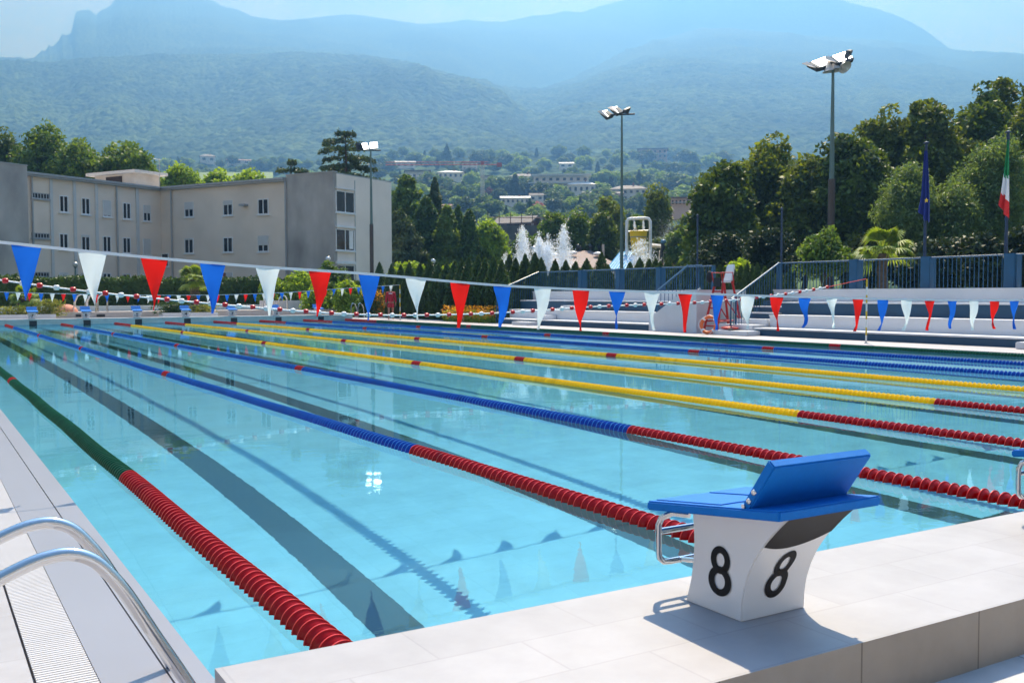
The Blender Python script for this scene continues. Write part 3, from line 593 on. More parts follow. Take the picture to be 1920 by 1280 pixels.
# ------------------------------------------------------------------ light masts
m_mast = M('grey_green_mast', (.10, .17, .17), .4, .3, var=.1, scale=2); m_mastb = M('brown_mast_sleeve', (.07, .055, .05), .6, var=.15, scale=2)
m_house = M('dark_lamp_housing', (.02, .028, .035), .5, var=.2); m_refl = M('lamp_reflector', (.75, .62, .50), .3, .4, .05); m_lamp = M('lamp_glass', (.9, .9, .85), .2, emit=((1, .98, .93), 5))
def mast(D, x, ytop, ysl, ws, label, lamps, base_x=None, horns=False):
    p = dep(x, ytop, D); gz = -.05; t = thing('light_mast', label, 'floodlight mast', (p[0], p[1], gz), 0, 'tall floodlight masts'); H = p[2]-gz; q = dep(x, ysl, D)[2]-gz
    b = MB(); b.tube([(0, 0, 0), (0, 0, q)], [ws, ws*.95], 14); b.build('lower_sleeve', m_mastb, t); b = MB(); b.tube([(0, 0, q), (0, 0, H)], [ws*.72, ws*.36], 12); b.build('upper_pole', m_mast, t)
    px = D/FPX; xr = RT; 
    def P(dx, dy, dd=0): return dep(x+dx, ytop+dy, D+dd)-np.array([p[0], p[1], gz])
    a, c = lamps['bar']; b = MB(); b.tube([P(*a), P(*c)], .05, 8); b.build('cross_bar', m_house, t)
    for k, L4 in enumerate(lamps['heads']):
        C4 = [P(*v) for v in L4['q']]; nn = np.cross(C4[1]-C4[0], C4[3]-C4[0]); nn /= np.linalg.norm(nn); 
        if nn@FW < 0: nn = -nn
        th = nn*.22; b = MB(); b.hexa(C4, [v+th for v in C4]); hd = b.build('floodlight', m_house, t, bevel=.02)
        if L4['on']:
            s0, s1 = L4.get('rng', (.1, .9)); pr = -nn*.004
            g4 = [C4[0]+(C4[1]-C4[0])*u+(C4[3]-C4[0])*v+pr for u, v in ((s0, .06), (s1, .06), (s1, .94), (s0, .94))]; b = MB(); b.hexa(g4, [v+pr for v in g4]); b.build('lamp_glass', m_lamp, hd)
            if 'vis' in L4: b = MB(); v4 = [P(*v) for v in L4['vis']]; b.hexa(v4, [v+nn*.03 for v in v4]); b.build('visor', m_refl, hd)
    for hx, hy, ax in (horns or []):
        o = P(hx, hy); b = MB(); ax = np.array(ax, float); b.lathe([(.05, -.3), (.08, -.25), (.12, -.12), (.22, .1), (.31, .2), (.33, .22), (.29, .20), (.03, .0)], o, 16, 0, ax); b.build('loudspeaker', M('grey_horn', (.45, .45, .45), .4), t)
    return t
mast(47, 1562, 128, 335, .17, 'tallest floodlight mast with three loudspeaker horns, before the right hand trees', dict(bar=((-28, -2), (36, -14)), heads=[
    dict(q=[(-48, -10), (-12, -23, .6), (4, -8, .2), (-28, 0, -.3)], on=True, rng=(.18, .9), vis=[(-58, -9), (-48, -12), (-32, -1, -.3), (-42, -3, -.3)]),
    dict(q=[(-8, -21), (26, -33, .6), (40, -18, .2), (8, -9, -.3)], on=True, rng=(.16, .88), vis=[(-19, -19), (-8, -23), (6, -11, -.3), (-6, -13, -.3)]), dict(q=[(26, -14), (32, -17, .3), (38, -34, .3), (33, -32)], on=False)]),
    horns=[(-8, -2, (.1, -.1, -1)), (3, -4, (.0, -.2, -1)), (18, -6, tuple(-FW*.5+RT*.3-UP*.6))])
mast(59, 1166, 217, 505, .15, 'middle floodlight mast standing behind the left bleacher with lit lamps', dict(bar=((-22, -1), (24, -3)), heads=[
    dict(q=[(-38, -9), (-28, -11, .5), (-14, -1, .2), (-26, 3, -.3)], on=True, rng=(.1, .92), vis=[(-45, -8), (-38, -11), (-26, 2, -.3), (-30, 1, -.3)]),
    dict(q=[(-19, -16), (-9, -18, .5), (5, -8, .2), (-7, -4, -.3)], on=True, rng=(.1, .92), vis=[(-26, -15), (-19, -18), (-8, -5, -.3), (-12, -8, -.3)]), dict(q=[(6, -4), (13, -4, .3), (18, -16, .3), (8, -11)], on=False)]))
mast(69, 695, 281, 420, .14, 'floodlight mast with white lamps in front of the grey building', dict(bar=((-16, 1), (19, 1)), heads=[
    dict(q=[(-2, -14), (13, -15, .2), (13, -2, .2), (-1, -2)], on=True, rng=(.05, .95)), dict(q=[(-18, -12), (-5, -14, .3), (-3, -2, .3), (-14, 0)], on=True, rng=(.1, .8)), dict(q=[(-26, -13), (-19, -13, .3), (-15, 0, .3), (-22, -1)], on=False)]))
# ================================================================== THE LONG GREY BUILDING
U_ = np.array([.865, .502, 0.]); V_ = np.array([.502, -.865, 0.]); Nn = -V_
m_plas = M('beige_plaster', (.74, .64, .56), .85, var=.10, scale=.5, bump=.15, bscale=12); m_conc = M('stained_concrete', (.40, .38, .37), .9, var=.42, scale=.45, bump=.3, bscale=5, detail=9, stretch=(1, 1, .6))
m_lightc = M('pale_concrete', (.80, .71, .65), .88, var=.10, scale=.4, bump=.2, bscale=6, detail=8); m_strip = M('pale_pilaster', (.55, .56, .58), .8, var=.06)
m_gut = M('grey_gutter', (.36, .38, .41), .5, .3, .08); m_frame = M('white_window_frame', (.74, .75, .78), .5, var=.04); m_shut = M('roller_shutter', (.55, .55, .56), .6, var=.05)
def glass_mat():
    m, nt, b = nodes('window_glass'); b.inputs['Base Color'].default_value = (.012, .018, .024, 1); b.inputs['Roughness'].default_value = .08; b.inputs['Specular IOR Level'].default_value = .6; return m
m_glass = glass_mat(); m_roof = M('flat_roof', (.30, .28, .27), .8, var=.15)
A625 = np.array([25.10, 66.00, 0.]); H1 = 10.0; H2 = 10.3
s735 = col_on(A625, U_, 735.5); s540 = -col_on(A625, V_, 539.5)
A540 = A625-V_*s540; sIn = -col_on(A540, V_, 305); AIn = A540-V_*sIn; s60 = -col_on(AIn, U_, 58); A60 = AIn-U_*s60
AF = A60+V_*1.4; AF = AF+U_*col_on(AF, U_, 57)                                    # concrete block that stands proud at the far left
bd = thing('apartment_building', 'long L-shaped three-storey beige building with grey concrete end walls behind the hedge', 'building', tuple((A625+A60)/2))
Z0 = -.2
def slab(b, P, d1, l1, d2, l2, z0, z1, k=0): return b.obox(P+np.array([0, 0, z0]), d1*l1, d2*l2, (0, 0, z1-z0), k)
b = MB(); slab(b, A60-U_*1.2, U_, s60+1.2, -V_, 11, Z0, H1); slab(b, A540-V_*(sIn+11), V_, sIn+11, U_, s735-.05, Z0, H1-.02); b.build('wall', m_plas, bd, world=True)
b = MB(); slab(b, A540+V_*.0, V_, s540, U_, .35, Z0, H2); b.build('end_wall', m_conc, bd, world=True)
b = MB(); slab(b, A625+U_*.352-V_*s540, V_, s540-.003, U_, s735-.352, Z0, H2-.1); b.build('end_wall', m_lightc, bd, world=True)
b = MB(); slab(b, AF-V_*3.4-U_*9, U_, 9, V_, 3.4, Z0, H2+.05); b.build('end_wall', m_conc, bd, world=True)
def cornice(P, d, l, out, z): b = MB(); slab(b, P+out*-.02, d, l, out, .42, z-.02, z+.12); slab(b, P, d, l, out, .30, z-.16, z-.02); return b.build('roof_edge', m_gut, bd, world=True)
cornice(A60-U_*1.2, U_, s60+1.2, V_, H1); cornice(A540-V_*sIn, V_, sIn, -U_, H1+.003)
b = MB(); slab(b, A625-V_*(s540+.05)-U_*.05, V_, s540+.1, U_, .45, H2, H2+.06); slab(b, A625-V_*0+U_*.4, U_, s735-.35, -V_, s540, H2-.1, H2-.02); slab(b, AF-V_*3.45-U_*9, U_, 9.05, V_, 3.5, H2+.05, H2+.11); b.build('roof_edge', m_gut, bd, world=True)
# corner ridge piece
b = MB(); q = A625+U_*s735; b.add([tuple(A625+U_*1.5+np.array([0, 0, H2-.02])), tuple(q+np.array([0, 0, H2-.02])), tuple(q-V_*5+np.array([0, 0, H2-.02])), tuple(A625+U_*1.5-V_*5+np.array([0, 0, H2-.02])), tuple(A625+U_*2-V_*2.5+np.array([0, 0, H2+.35])), tuple(q-U_*.8-V_*2.5+np.array([0, 0, H2+.2]))], [(0, 1, 5, 4), (2, 3, 4, 5), (1, 2, 5), (3, 0, 4)]); b.build('roof', m_roof, bd, world=True)
# roof-top penthouse
c0 = wall_pt(A60-V_*1.5, U_, 254, 330); c1 = wall_pt(A60-V_*1.5, U_, 298, 330); lw = float((c1-c0)@U_); P0 = np.array([c0[0], c0[1], 0]); ld_ = -col_on(P0, V_, 183)
b = MB(); slab(b, P0, U_, lw, -V_, ld_, H1-.1, H1+1.25); pent = b.build('penthouse', M('weathered_render', (.46, .44, .42), .85, var=.3, scale=.7, detail=8), bd, world=True)
b = MB(); slab(b, P0-U_*.5+V_*.5, U_, lw+1.0, -V_, ld_+1.0, H1+1.25, H1+1.48); b.build('roof', M('penthouse_roof', (.5, .5, .5), .7), pent, world=True)
b = MB(); slab(b, P0-V_*ld_*.72-U_*.03, V_, ld_*.4, U_, .02, H1+.5, H1+1.1); b.build('opening', M('dark_opening', (.03, .02, .018), .9, var=.5, scale=3), pent, world=True)
b = MB(); q = wall_pt(A60-V_*1, U_, 299, 330); zt_ = wall_pt(A60-V_*1, U_, 299, 297)[2]; b.tube([(q[0], q[1], H1), (q[0], q[1], zt_)], .03, 6); e_ = U_*.6; b.tube([tuple(np.array([q[0], q[1], zt_-.1])-e_), tuple(np.array([q[0], q[1], zt_-.1])+e_*.3)], .015, 4); b.build('aerial', m_gut, bd, world=True)
def window(P, d, out, x0, y0, x1, y1, sh=0., bars=1, frame=None, blind=None, curtain=False):
    xm = (x0+x1)/2; a = wall_pt(P, d, x0, y0); c = wall_pt(P, d, x1, y1); zt_ = wall_pt(P, d, xm, y0)[2]; zb_ = wall_pt(P, d, xm, y1)[2]
    O = np.array([a[0], a[1], zb_]); L = float((c-a)@d); Hh = zt_-zb_; fw_ = .06
    def piece(u0, u1, v0, v1, o0, o1, b): b.obox(O+d*u0+np.array([0, 0, v0])+out*o0, d*(u1-u0), out*(o1-o0), (0, 0, v1-v0))
    b = MB(); piece(0, fw_, 0, Hh, .002, .06, b); piece(L-fw_, L, 0, Hh, .002, .06, b); piece(fw_, L-fw_, 0, fw_, .002, .058, b); piece(fw_, L-fw_, Hh-fw_, Hh, .002, .058, b)
    for k in range(bars): u = L*(k+1)/(bars+1); piece(u-.035, u+.035, fw_, Hh-fw_, .004, .055, b)
    piece(-.08, L+.08, -.09, -.004, .0, .12, b); w_ = b.build('window', frame or m_frame, bd, world=True)
    b = MB(); piece(fw_, L-fw_, fw_, Hh-fw_, .002, .012, b); b.build('pane', m_glass, w_, world=True)
    if sh > 0: b = MB(); piece(fw_*.6, L-fw_*.6, Hh*(1-sh), Hh-.002, .03, .075, b); b.build('shutter', blind or m_shut, w_, world=True)
    if curtain: b = MB(); piece(L*.72, L*.95, Hh*.1, Hh*.95, .014, .02, b); b.build('curtain', m_frame, w_, world=True)
    return w_
rows3 = [(368, 400), (440, 470), (512, 540)]
for i, (x, sh) in enumerate(((119, (0, 0, .6)), (160, (0, .15, .3)), (200, (.92, 0, .0)), (237, (0, 0, .1)), (275, (.5, 1, .2)))):
    k = i/4; ys = [(367+k*18, 398+k*17), (438+k*10, 468+k*9), (511+k*2, 540)]
    hw = 8.6-k*1.2
    for j, (a, c_) in enumerate(ys): window(A60, U_, V_, x-hw, a, x+hw, c_, sh[j])
for (a, c_) in ((361, 373), (436, 447), (509, 519)): window(A60, U_, V_, 59, a+1, 92, c_, 0, 5, m_gut)
for x in (96, 139.5, 180.5, 257):
    a = wall_pt(A60, U_, x-2.5, 400); c_ = wall_pt(A60, U_, x+2.5, 400); b = MB(); b.obox(np.array([a[0], a[1], Z0]), U_*float((c_-a)@U_), V_*.09, (0, 0, H1-.16-Z0)); b.build('pilaster', m_strip, bd, world=True)
for x, P, d, o_ in ((59.5, A60, U_, V_), (218, A60, U_, V_), (323, A540, V_, -U_), (537, A540, V_, -U_)):
    a = wall_pt(P, d, x, 400)+o_*.1; b = MB(); b.tube([(a[0], a[1], Z0), (a[0], a[1], H1-.15)], .07, 8); b.build('drainpipe', m_gut, bd, world=True)
for x, hw, ys, sh in ((355, 8.5, ((379, 407), (447, 475), (512, 540)), (.5, .1, .2)), (428, 9, ((376, 404), (445, 473), (511, 540)), (.3, 0, .3)), (494, 10, ((373, 402), (442, 472), (510, 540)), (0, .6, 0))):
    for (a, c_), s_ in zip(ys, sh): window(A540, V_, -U_, x-hw, a, x+hw, c_, s_)
window(A540, V_, -U_, 303, 475, 317, 500, 0, 0)
for (a, c_, cu) in ((358, 399, False), (429, 470, True), (496, 530, False)):
    w_ = window(A625, U_, V_, 629, a-(-1), 664, c_, 0, 1, None, None, cu)
    q0 = wall_pt(A625, U_, 629, a-8); q1 = wall_pt(A625, U_, 664.5, a); b = MB(); b.obox(np.array([q0[0], q0[1], q1[2]]), U_*float((q1-q0)@U_), V_*.14, (0, 0, q0[2]-q1[2]-.05)); b.build('shutter_box', m_frame, w_, world=True)
q0 = wall_pt(A625, U_, 665, 400); b = MB(); b.obox(np.array([q0[0], q0[1], Z0])+V_*.002, U_*.06, V_*.03, (0, 0, H2-.4-Z0)); b.build('wall_joint', m_gut, bd, world=True)
q0 = wall_pt(A540, V_, 456, 385); b = MB(); b.obox(q0-np.array([0, 0, .1])-U_*.5, V_*.5, U_*.5, (0, 0, .16)); b.build('wall_lamp', m_gut, bd, world=True)

# ================================================================== PLANTS
F_DARK = MF('dark_broadleaf', (0.014, 0.038, 0.011), (0.123, 0.193, 0.032), .3, .45)
F_PLANE = MF('plane_leaf', (0.018, 0.045, 0.010), (0.18, 0.24, 0.035), .35, .35)
F_WILLOW = MF('silver_leaf', (0.052, 0.105, 0.045), (0.175, 0.263, 0.105), .35, .6)
F_BRIGHT = MF('bright_leaf', (0.088, 0.175, 0.021), (0.315, 0.455, 0.052), .4, .8)
F_HEDGE = MF('hedge_leaf', (0.021, 0.052, 0.011), (0.070, 0.131, 0.025), .2, .8)
F_CYP = MF('cypress_leaf', (0.018, 0.045, 0.014), (0.088, 0.149, 0.028), .2, 1.2)
F_CEDAR = MF('cedar_needle', (0.025, 0.060, 0.032), (0.088, 0.131, 0.052), .2, .6)
F_CONIF = MF('conifer_needle', (0.021, 0.060, 0.021), (0.088, 0.166, 0.035), .2, .5)
F_GRN = MF('mid_green_leaf', (0.038, 0.096, 0.025), (0.158, 0.245, 0.052), .35, .5)
F_LIME = MF('lime_leaf', (0.088, 0.175, 0.026), (0.280, 0.420, 0.070), .4, .6)
F_RED = MF('copper_leaf', (0.088, 0.035, 0.044), (0.210, 0.070, 0.088), .2, .6); F_PINK = MF('pink_blossom', (.3, .10, .13), (.5, .22, .24), .3, .8)
F_GRASS = MF('ornamental_grass', (.06, .10, .02), (.24, .26, .06), .4, 2); F_FLOW = MF('orange_flower', (.5, .18, .01), (.75, .42, .02), .3, 3); F_PALM = MF('palm_frond', (0.052, 0.123, 0.021), (0.245, 0.333, 0.052), .35, 1)
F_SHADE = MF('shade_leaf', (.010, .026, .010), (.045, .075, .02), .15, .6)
m_bark = M('bark', (.07, .055, .045), .9, var=.3, scale=6, bump=.6, stretch=(1, 1, .3)); m_palmt = M('palm_trunk', (.10, .075, .05), .95, var=.4, scale=12, bump=.8)
def trunk_mesh(h, r, rng, top=.6, limbs=5, cr=3.):
    b = MB(); k = 7; pts = [(rng.normal()*.06*i*r, rng.normal()*.06*i*r, h*top*i/k) for i in range(k+1)]; b.tube(pts, [r*(1.25 if i == 0 else 1)*(1-.45*i/k) for i in range(k+1)], 9)
    for q in range(limbs):
        a = q*2*math.pi/limbs+rng.normal()*.3; s = pts[rng.integers(3, k)]; e = np.array([math.cos(a)*cr*.7, math.sin(a)*cr*.7, h*(.6+.3*rng.random())]); s = np.array(s)
        b.tube([s, s+(e-s)*np.array([.45, .45, .6]), e], [r*.42, r*.25, r*.08], 6)
    return b
def tree(x, ytop, wpx, D, label, mat, seed, ybot=None, per=42, ncl=330, cr=.62, leaf=.16, cat='tree', group=None, name='broadleaf_tree', lobes=None, tz=-.05, aspect=.55, depthk=.9, parts=True, bias=.35, vf=.95, cut=.0, cast=None):
    rng = np.random.default_rng(seed); p = dep(x, ytop, D); H = p[2]-tz; W = wpx*D/FPX; zb_ = (dep(x, ybot, D)[2]-tz) if ybot else H*.25
    t = thing(name, label, cat, (p[0], p[1], tz), rng.uniform(0, 6), group); hh = H-zb_
    if lobes is None:
        lobes = []
        nl = 9
        for k in range(nl):
            v = k/(nl-1); zc = zb_+hh*(.22+.62*v); rr = W/2*(.62*math.sin(math.pi*(.22+.62*v))**.7); a = k*2.4+rng.uniform(-.4, .4); off = W/2*.48*(1-v*.75)
            lobes.append((math.cos(a)*off, math.sin(a)*off*depthk, zc, rr, rr*depthk, hh*.20+rr*.15))
        lobes.append((0, 0, zb_+hh*.5, W*.30, W*.3*depthk, hh*.42))
    lobes = [(a_+rng.normal(0, W*.03), b_+rng.normal(0, W*.03), c_, d_*rng.uniform(.85, 1.15), e_*rng.uniform(.85, 1.15), f_) for a_, b_, c_, d_, e_, f_ in lobes]
    P, e = crown_pts(lobes, ncl, per, cr, rng, bias); zm = np.percentile(P[:, 2], 99.7); P[:, 2] = np.where(P[:, 2] > zb_, zb_+(P[:, 2]-zb_)*(H-zb_)/(zm-zb_), P[:, 2]); P = P[P[:, 2] > .1] if True else P; e = rng.normal(size=P.shape)+np.array([0, 0, .6])
    quads('crown', leaves(P, leaf, rng, aspect=aspect, nrm=e), mat, t)
    trunk_mesh(H, max(.06, H*.022), rng, .62, 5, W*.35).build('trunk', m_bark, t)
    return t
G = 'tall trees behind the right bleacher'
spec = [(1352, 312, 128, 60, 'rounded dark tree at the left end of the right hand row'), (1430, 272, 165, 63, 'broad tree between the left end and the tall mast'), (1512, 300, 140, 60, 'dark tree directly left of the tall light mast'), (1598, 262, 150, 58, 'dense tree directly right of the tall light mast'),
        (1655, 224, 125, 62, 'tall narrow topped tree left of the blue flag'), (1748, 196, 175, 60, 'high dark tree above the blue flag'), (1838, 178, 165, 62, 'high tree between the two flagpoles'), (1880, 156, 130, 66, 'tallest dark tree at the right of the photo'), (1955, 168, 150, 58, 'dark tree cut by the right edge of the photo'), (1585, 330, 190, 68, 'low dark tree filling behind the tall mast')]
for i, (x, y, wd, D, lab) in enumerate(spec): tree(x, y, wd*1.12, D, lab, F_PLANE if i % 3 else F_DARK, 100+i, ybot=505, per=80, ncl=400, cr=.72, leaf=.17, bias=.6, group=G)
tree(1703, 312, 150, 47, 'light silvery green tree in front of the dark ones, left of the blue flag', F_WILLOW, 131, ybot=480, per=70, ncl=420, cr=.5, leaf=.085, bias=-.1, aspect=.4, group='silvery trees behind the railing')
tree(1790, 345, 110, 46, 'small silvery tree just right of the blue flag', F_WILLOW, 132, ybot=485, per=60, ncl=300, cr=.5, leaf=.085, bias=-.1, aspect=.4, group='silvery trees behind the railing')
tree(1868, 262, 165, 47, 'large silvery tree behind the tricolour flag', F_WILLOW, 133, ybot=485, per=70, ncl=420, cr=.5, leaf=.09, bias=-.1, aspect=.4, group='silvery trees behind the railing')
tree(1548, 432, 112, 38, 'round leafy shrub behind the railing at the foot of the tall mast', F_GRN, 134, ybot=520, per=70, ncl=130, cr=.28, leaf=.085, cat='shrub', name='round_shrub')
# understorey shrubs that close the view beneath the crowns
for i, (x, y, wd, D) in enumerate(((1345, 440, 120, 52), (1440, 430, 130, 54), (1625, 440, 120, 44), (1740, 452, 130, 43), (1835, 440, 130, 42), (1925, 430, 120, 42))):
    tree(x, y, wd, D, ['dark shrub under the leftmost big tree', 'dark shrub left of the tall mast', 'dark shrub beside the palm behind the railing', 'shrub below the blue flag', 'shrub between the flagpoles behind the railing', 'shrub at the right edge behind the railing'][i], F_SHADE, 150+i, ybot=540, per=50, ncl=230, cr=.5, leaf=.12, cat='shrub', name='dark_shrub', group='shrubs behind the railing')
# trees behind the left wing
for i, (x, y, wd, D, lab) in enumerate(((-5, 250, 110, 100, 'dark tree cut by the left edge behind the building'), (78, 236, 105, 98, 'open crowned tall tree behind the left wing'), (150, 265, 90, 97, 'tree behind the roof between two taller ones'), (222, 268, 100, 98, 'spreading tree directly behind the roof penthouse'), (262, 290, 50, 96, 'small tree at the right end of the row behind the penthouse'),
     (340, 312, 70, 100, 'yellow green tree right of the penthouse'), (405, 322, 60, 104, 'low yellow green tree above the flat roof'), (470, 322, 60, 104, 'low bright tree left of the small cedar'))):
    tree(x, y, wd*(1.3 if i < 5 else 1.15), D, lab, F_DARK if i == 0 else (F_LIME if i > 4 else F_GRN), 170+i, ybot=390, per=34, ncl=330, cr=.75, leaf=.2, group='trees behind the building', bias=.2)
# cedars
def cedar(x, ytop, wpx, D, label, seed, mat=F_CEDAR, tiers=9, ybot=420, group=None):
    rng = np.random.default_rng(seed); p = dep(x, ytop, D); tz = -.05; H = p[2]-tz; zb_ = dep(x, ybot, D)[2]-tz; W = wpx*D/FPX
    t = thing('cedar_tree', label, 'tree', (p[0], p[1], tz), 0, group); P = []
    for k in range(tiers):
        v = k/(tiers-1); z = H-(H-zb_)*(v**1.1)*.98-.2; rad = W/2*(.22+.78*v**.5)*rng.uniform(.7, 1.08); nb = int(3+4*v+rng.integers(0, 2))
        for q in range(nb):
            a = rng.uniform(0, 6.28); ln_ = rad*rng.uniform(.6, 1.1); n = int(150+260*v)
            s = rng.random(n)**.7; wd = .16*ln_*(1-.4*s)+.15; xx = s*ln_; yy = rng.normal(0, 1, n)*wd*.55; zz = z-.10*xx-.05*xx*s+rng.normal(0, .11, n)-np.abs(yy)*.12
            P.append(np.stack([xx*math.cos(a)-yy*math.sin(a), xx*math.sin(a)+yy*math.cos(a), zz], 1))
    P = np.concatenate(P); quads('crown', leaves(P, .15, rng, aspect=.45), mat, t); b = MB(); b.tube([(0, 0, 0), (.05, 0, H*.5), (0, 0, H*.97)], [H*.025, H*.016, .04], 9)
    b.build('trunk', m_bark, t); return t
cedar(648, 245, 195, 88, 'tall dark cedar with flat tiers rising behind the concrete end block', 201, ybot=360, tiers=8)
cedar(545, 300, 110, 92, 'small flat topped cedar just above the roof', 202, ybot=350, tiers=4)
# conifer group right of the building
def conifer(x, ytop, wpx, D, label, seed, mat=F_CONIF, ybot=505, fat=.75, leaf=.16, n=5200, group=None, name='conifer'):
    rng = np.random.default_rng(seed); p = dep(x, ytop, D); tz = -.05; H = p[2]-tz; W = wpx*D/FPX; t = thing(name, label, 'tree', (p[0], p[1], tz), rng.uniform(0, 6), group)
    zb_ = max(.2, dep(x, ybot, D)[2]-tz); v = rng.random(n)**.8; z = H-(H-zb_)*v; r = W/2*v**fat*(1+.16*np.sin(z*5.2+rng.uniform(0, 6))); a = rng.uniform(0, 6.28, n); lob = 1+.14*np.sin(a*3+z*1.3)+.10*np.sin(a*7-z*2.1)
    k = rng.uniform(.55, 1.04, n)**.5; P = np.stack([np.cos(a)*r*k*lob, np.sin(a)*r*k*lob, z+rng.normal(0, .12, n)], 1); e = np.stack([np.cos(a), np.sin(a), np.full(n, .5)], 1)
    quads('crown', leaves(P, leaf, rng, aspect=.5, nrm=e), mat, t); b = MB(); b.tube([(0, 0, 0), (0, 0, H*.9)], [H*.02, .03], 7); b.build('trunk', m_bark, t); return t
G = 'conifers right of the building'
conifer(762, 330, 95, 96, 'wide mixed green tree at the building corner, behind the conifers', 210, F_GRN, n=9000, fat=.45, leaf=.22, group=G)
conifer(815, 335, 85, 100, 'dark spiky spruce standing behind the conifer group', 211, F_CEDAR, n=8000, leaf=.2, fat=.9, group=G)
conifer(748, 398, 100, 84, 'low dark conifer with drooping boughs beside the building corner', 212, F_CEDAR, n=9000, fat=.5, leaf=.2, group=G)
conifer(800, 372, 84, 88, 'tallest green conifer of the group right of the building', 213, F_CONIF, n=9000, fat=.55, leaf=.19, group=G)
conifer(838, 388, 60, 86, 'bright green conifer in the middle of the group', 214, F_GRN, n=7000, fat=.5, leaf=.18, group=G)
conifer(858, 390, 40, 90, 'narrow dark conifer, second from the right of the group', 215, F_CONIF, n=5000, fat=.5, leaf=.16, group=G)
conifer(880, 397, 44, 86, 'narrow dark conifer beside the light green tree', 216, F_CONIF, n=6000, fat=.45, leaf=.16, group=G)
tree(915, 415, 72, 88, 'light yellow green broadleaf tree left of the fountain jets', F_LIME, 217, ybot=505, per=45, ncl=260, cr=.55, leaf=.16)
G = 'trees behind the water playground'
for i, (x, y, wd, D, lab, mt) in enumerate(((1040, 400, 74, 96, 'round green tree behind the middle jets', F_GRN), (1085, 398, 64, 94, 'dark tree right of the tallest jet', F_GRN), (1145, 372, 84, 98, 'sunlit rounded tree left of the middle mast', F_PLANE), (1130, 400, 60, 92, 'dark glossy tree behind the pinkish roof', F_DARK), (1232, 352, 66, 96, 'round tree behind the bucket frame', F_PLANE), (1195, 405, 44, 100, 'small tree seen through the bucket frame', F_GRN), (1275, 430, 62, 84, 'hazy green tree behind the water spray', F_GRN), (1310, 410, 56, 80, 'green tree at the edge of the dark row', F_GRN), (985, 440, 50, 98, 'small tree behind the left jets', F_GRN), (1250, 440, 80, 90, 'low tree behind the pergola', F_DARK))):
    tree(x, y, wd, D, lab, mt, 230+i, ybot=505, per=40, ncl=240, cr=.6, leaf=.17, group=G)
# arborvitae
def arbor_mesh(seed, n=4200):
    rng = np.random.default_rng(seed); v = rng.random(n)**.75; prof = np.minimum(1, (v*2.6)**.75)*(1-.12*v**3); a = rng.uniform(0, 6.28, n); r = .5*prof*(1+.13*np.sin(a*4+v*9)+.1*np.sin(a*9+v*25))*rng.uniform(.72, 1.05, n)
    P = np.stack([np.cos(a)*r, np.sin(a)*r, 1-v], 1); e = np.stack([np.cos(a)*.7, np.sin(a)*.7, np.full(n, 1.2)], 1)
    V = leaves(P, .06, rng, aspect=.6, nrm=e); V[:, :, 2] = P[:, None, 2]+(V[:, :, 2]-P[:, None, 2])*.5; return V
arb = []
def arbor(p, H, W, i, label, group):
    t = thing('arborvitae', label, 'shrub', p, i*1.7, group); k = i % 4
    if len(arb) <= k: o = quads('foliage', arbor_mesh(300+k), F_CYP, t); arb.append(o)
    else: o = arb[k].copy(); COL.objects.link(o); o.parent = t
    o.scale = (W, W, H); b = MB(); b.lathe([(.05, 0), (W*.33, H*.06), (W*.36, H*.4), (W*.22, H*.75), (.02, H*.95)], (0, 0, 0), 8); b.build('inner_growth', F_CYP, t)
rg = random.Random(4); side = ['leftmost', 'second', 'third', 'fourth', 'fifth', 'sixth', 'seventh', 'eighth', 'ninth', 'tenth', 'eleventh', 'twelfth', 'thirteenth', 'fourteenth', 'fifteenth', 'sixteenth', 'seventeenth', 'eighteenth', 'nineteenth', 'twentieth']
xs = [(712, 492), (735, 495), (752, 497), (768, 492), (788, 494), (806, 486), (822, 496), (838, 494), (853, 490), (866, 487), (880, 484), (897, 480), (910, 484), (926, 481), (941, 488)]
for i, (x, yt) in enumerate(xs):
    u = i/len(xs); Xp = 22.3+.3*(1-u); q = onx(x, 560, Xp+.5); H = onx(x, yt, Xp+.5)[2]+.05; arbor((q[0], q[1], -.05), H, rg.uniform(.85, 1.05), i, f'dark clipped arborvitae, {side[i]} from the left in the front row behind the orange flowers', 'arborvitae row beside the deck')
xs2 = [(955, 478), (967, 484), (985, 477), (1003, 474), (1015, 483), (1041, 487), (1061, 489), (1079, 491), (1100, 485), (1128, 474), (1141, 498), (1181, 492), (1199, 484), (1217, 486), (1229, 486), (1238, 491), (1253, 481), (1271, 493), (1290, 492)]
for i, (x, yt) in enumerate(xs2):
    q = onx(x, 520, 27.6); H = onx(x, yt, 27.6)[2]+.05; arbor((27.6, q[1], -.05), H, .8+.25*rg.random(), i+1, f'dark pointed arborvitae, {side[i]} from the left behind the left bleacher railing', 'arborvitae row behind the left bleacher')
xs3 = [(1311, 492), (1316, 496), (1333, 500), (1339, 498), (1350, 497), (1359, 501), (1364, 498), (1374, 496), (1389, 498), (1401, 492), (1411, 495), (1420, 494), (1434, 500), (1447, 505), (1462, 500), (1480, 506)]
for i, (x, yt) in enumerate(xs3):
    q = onx(x, 520, 28.4); H = onx(x, yt, 28.4)[2]+.05; arbor((28.4, q[1], -.05), H, .55+.2*rg.random(), i, f'pointed arborvitae, {side[i]} from the left behind the lifeguard chair', 'arborvitae row behind the lifeguard chair')
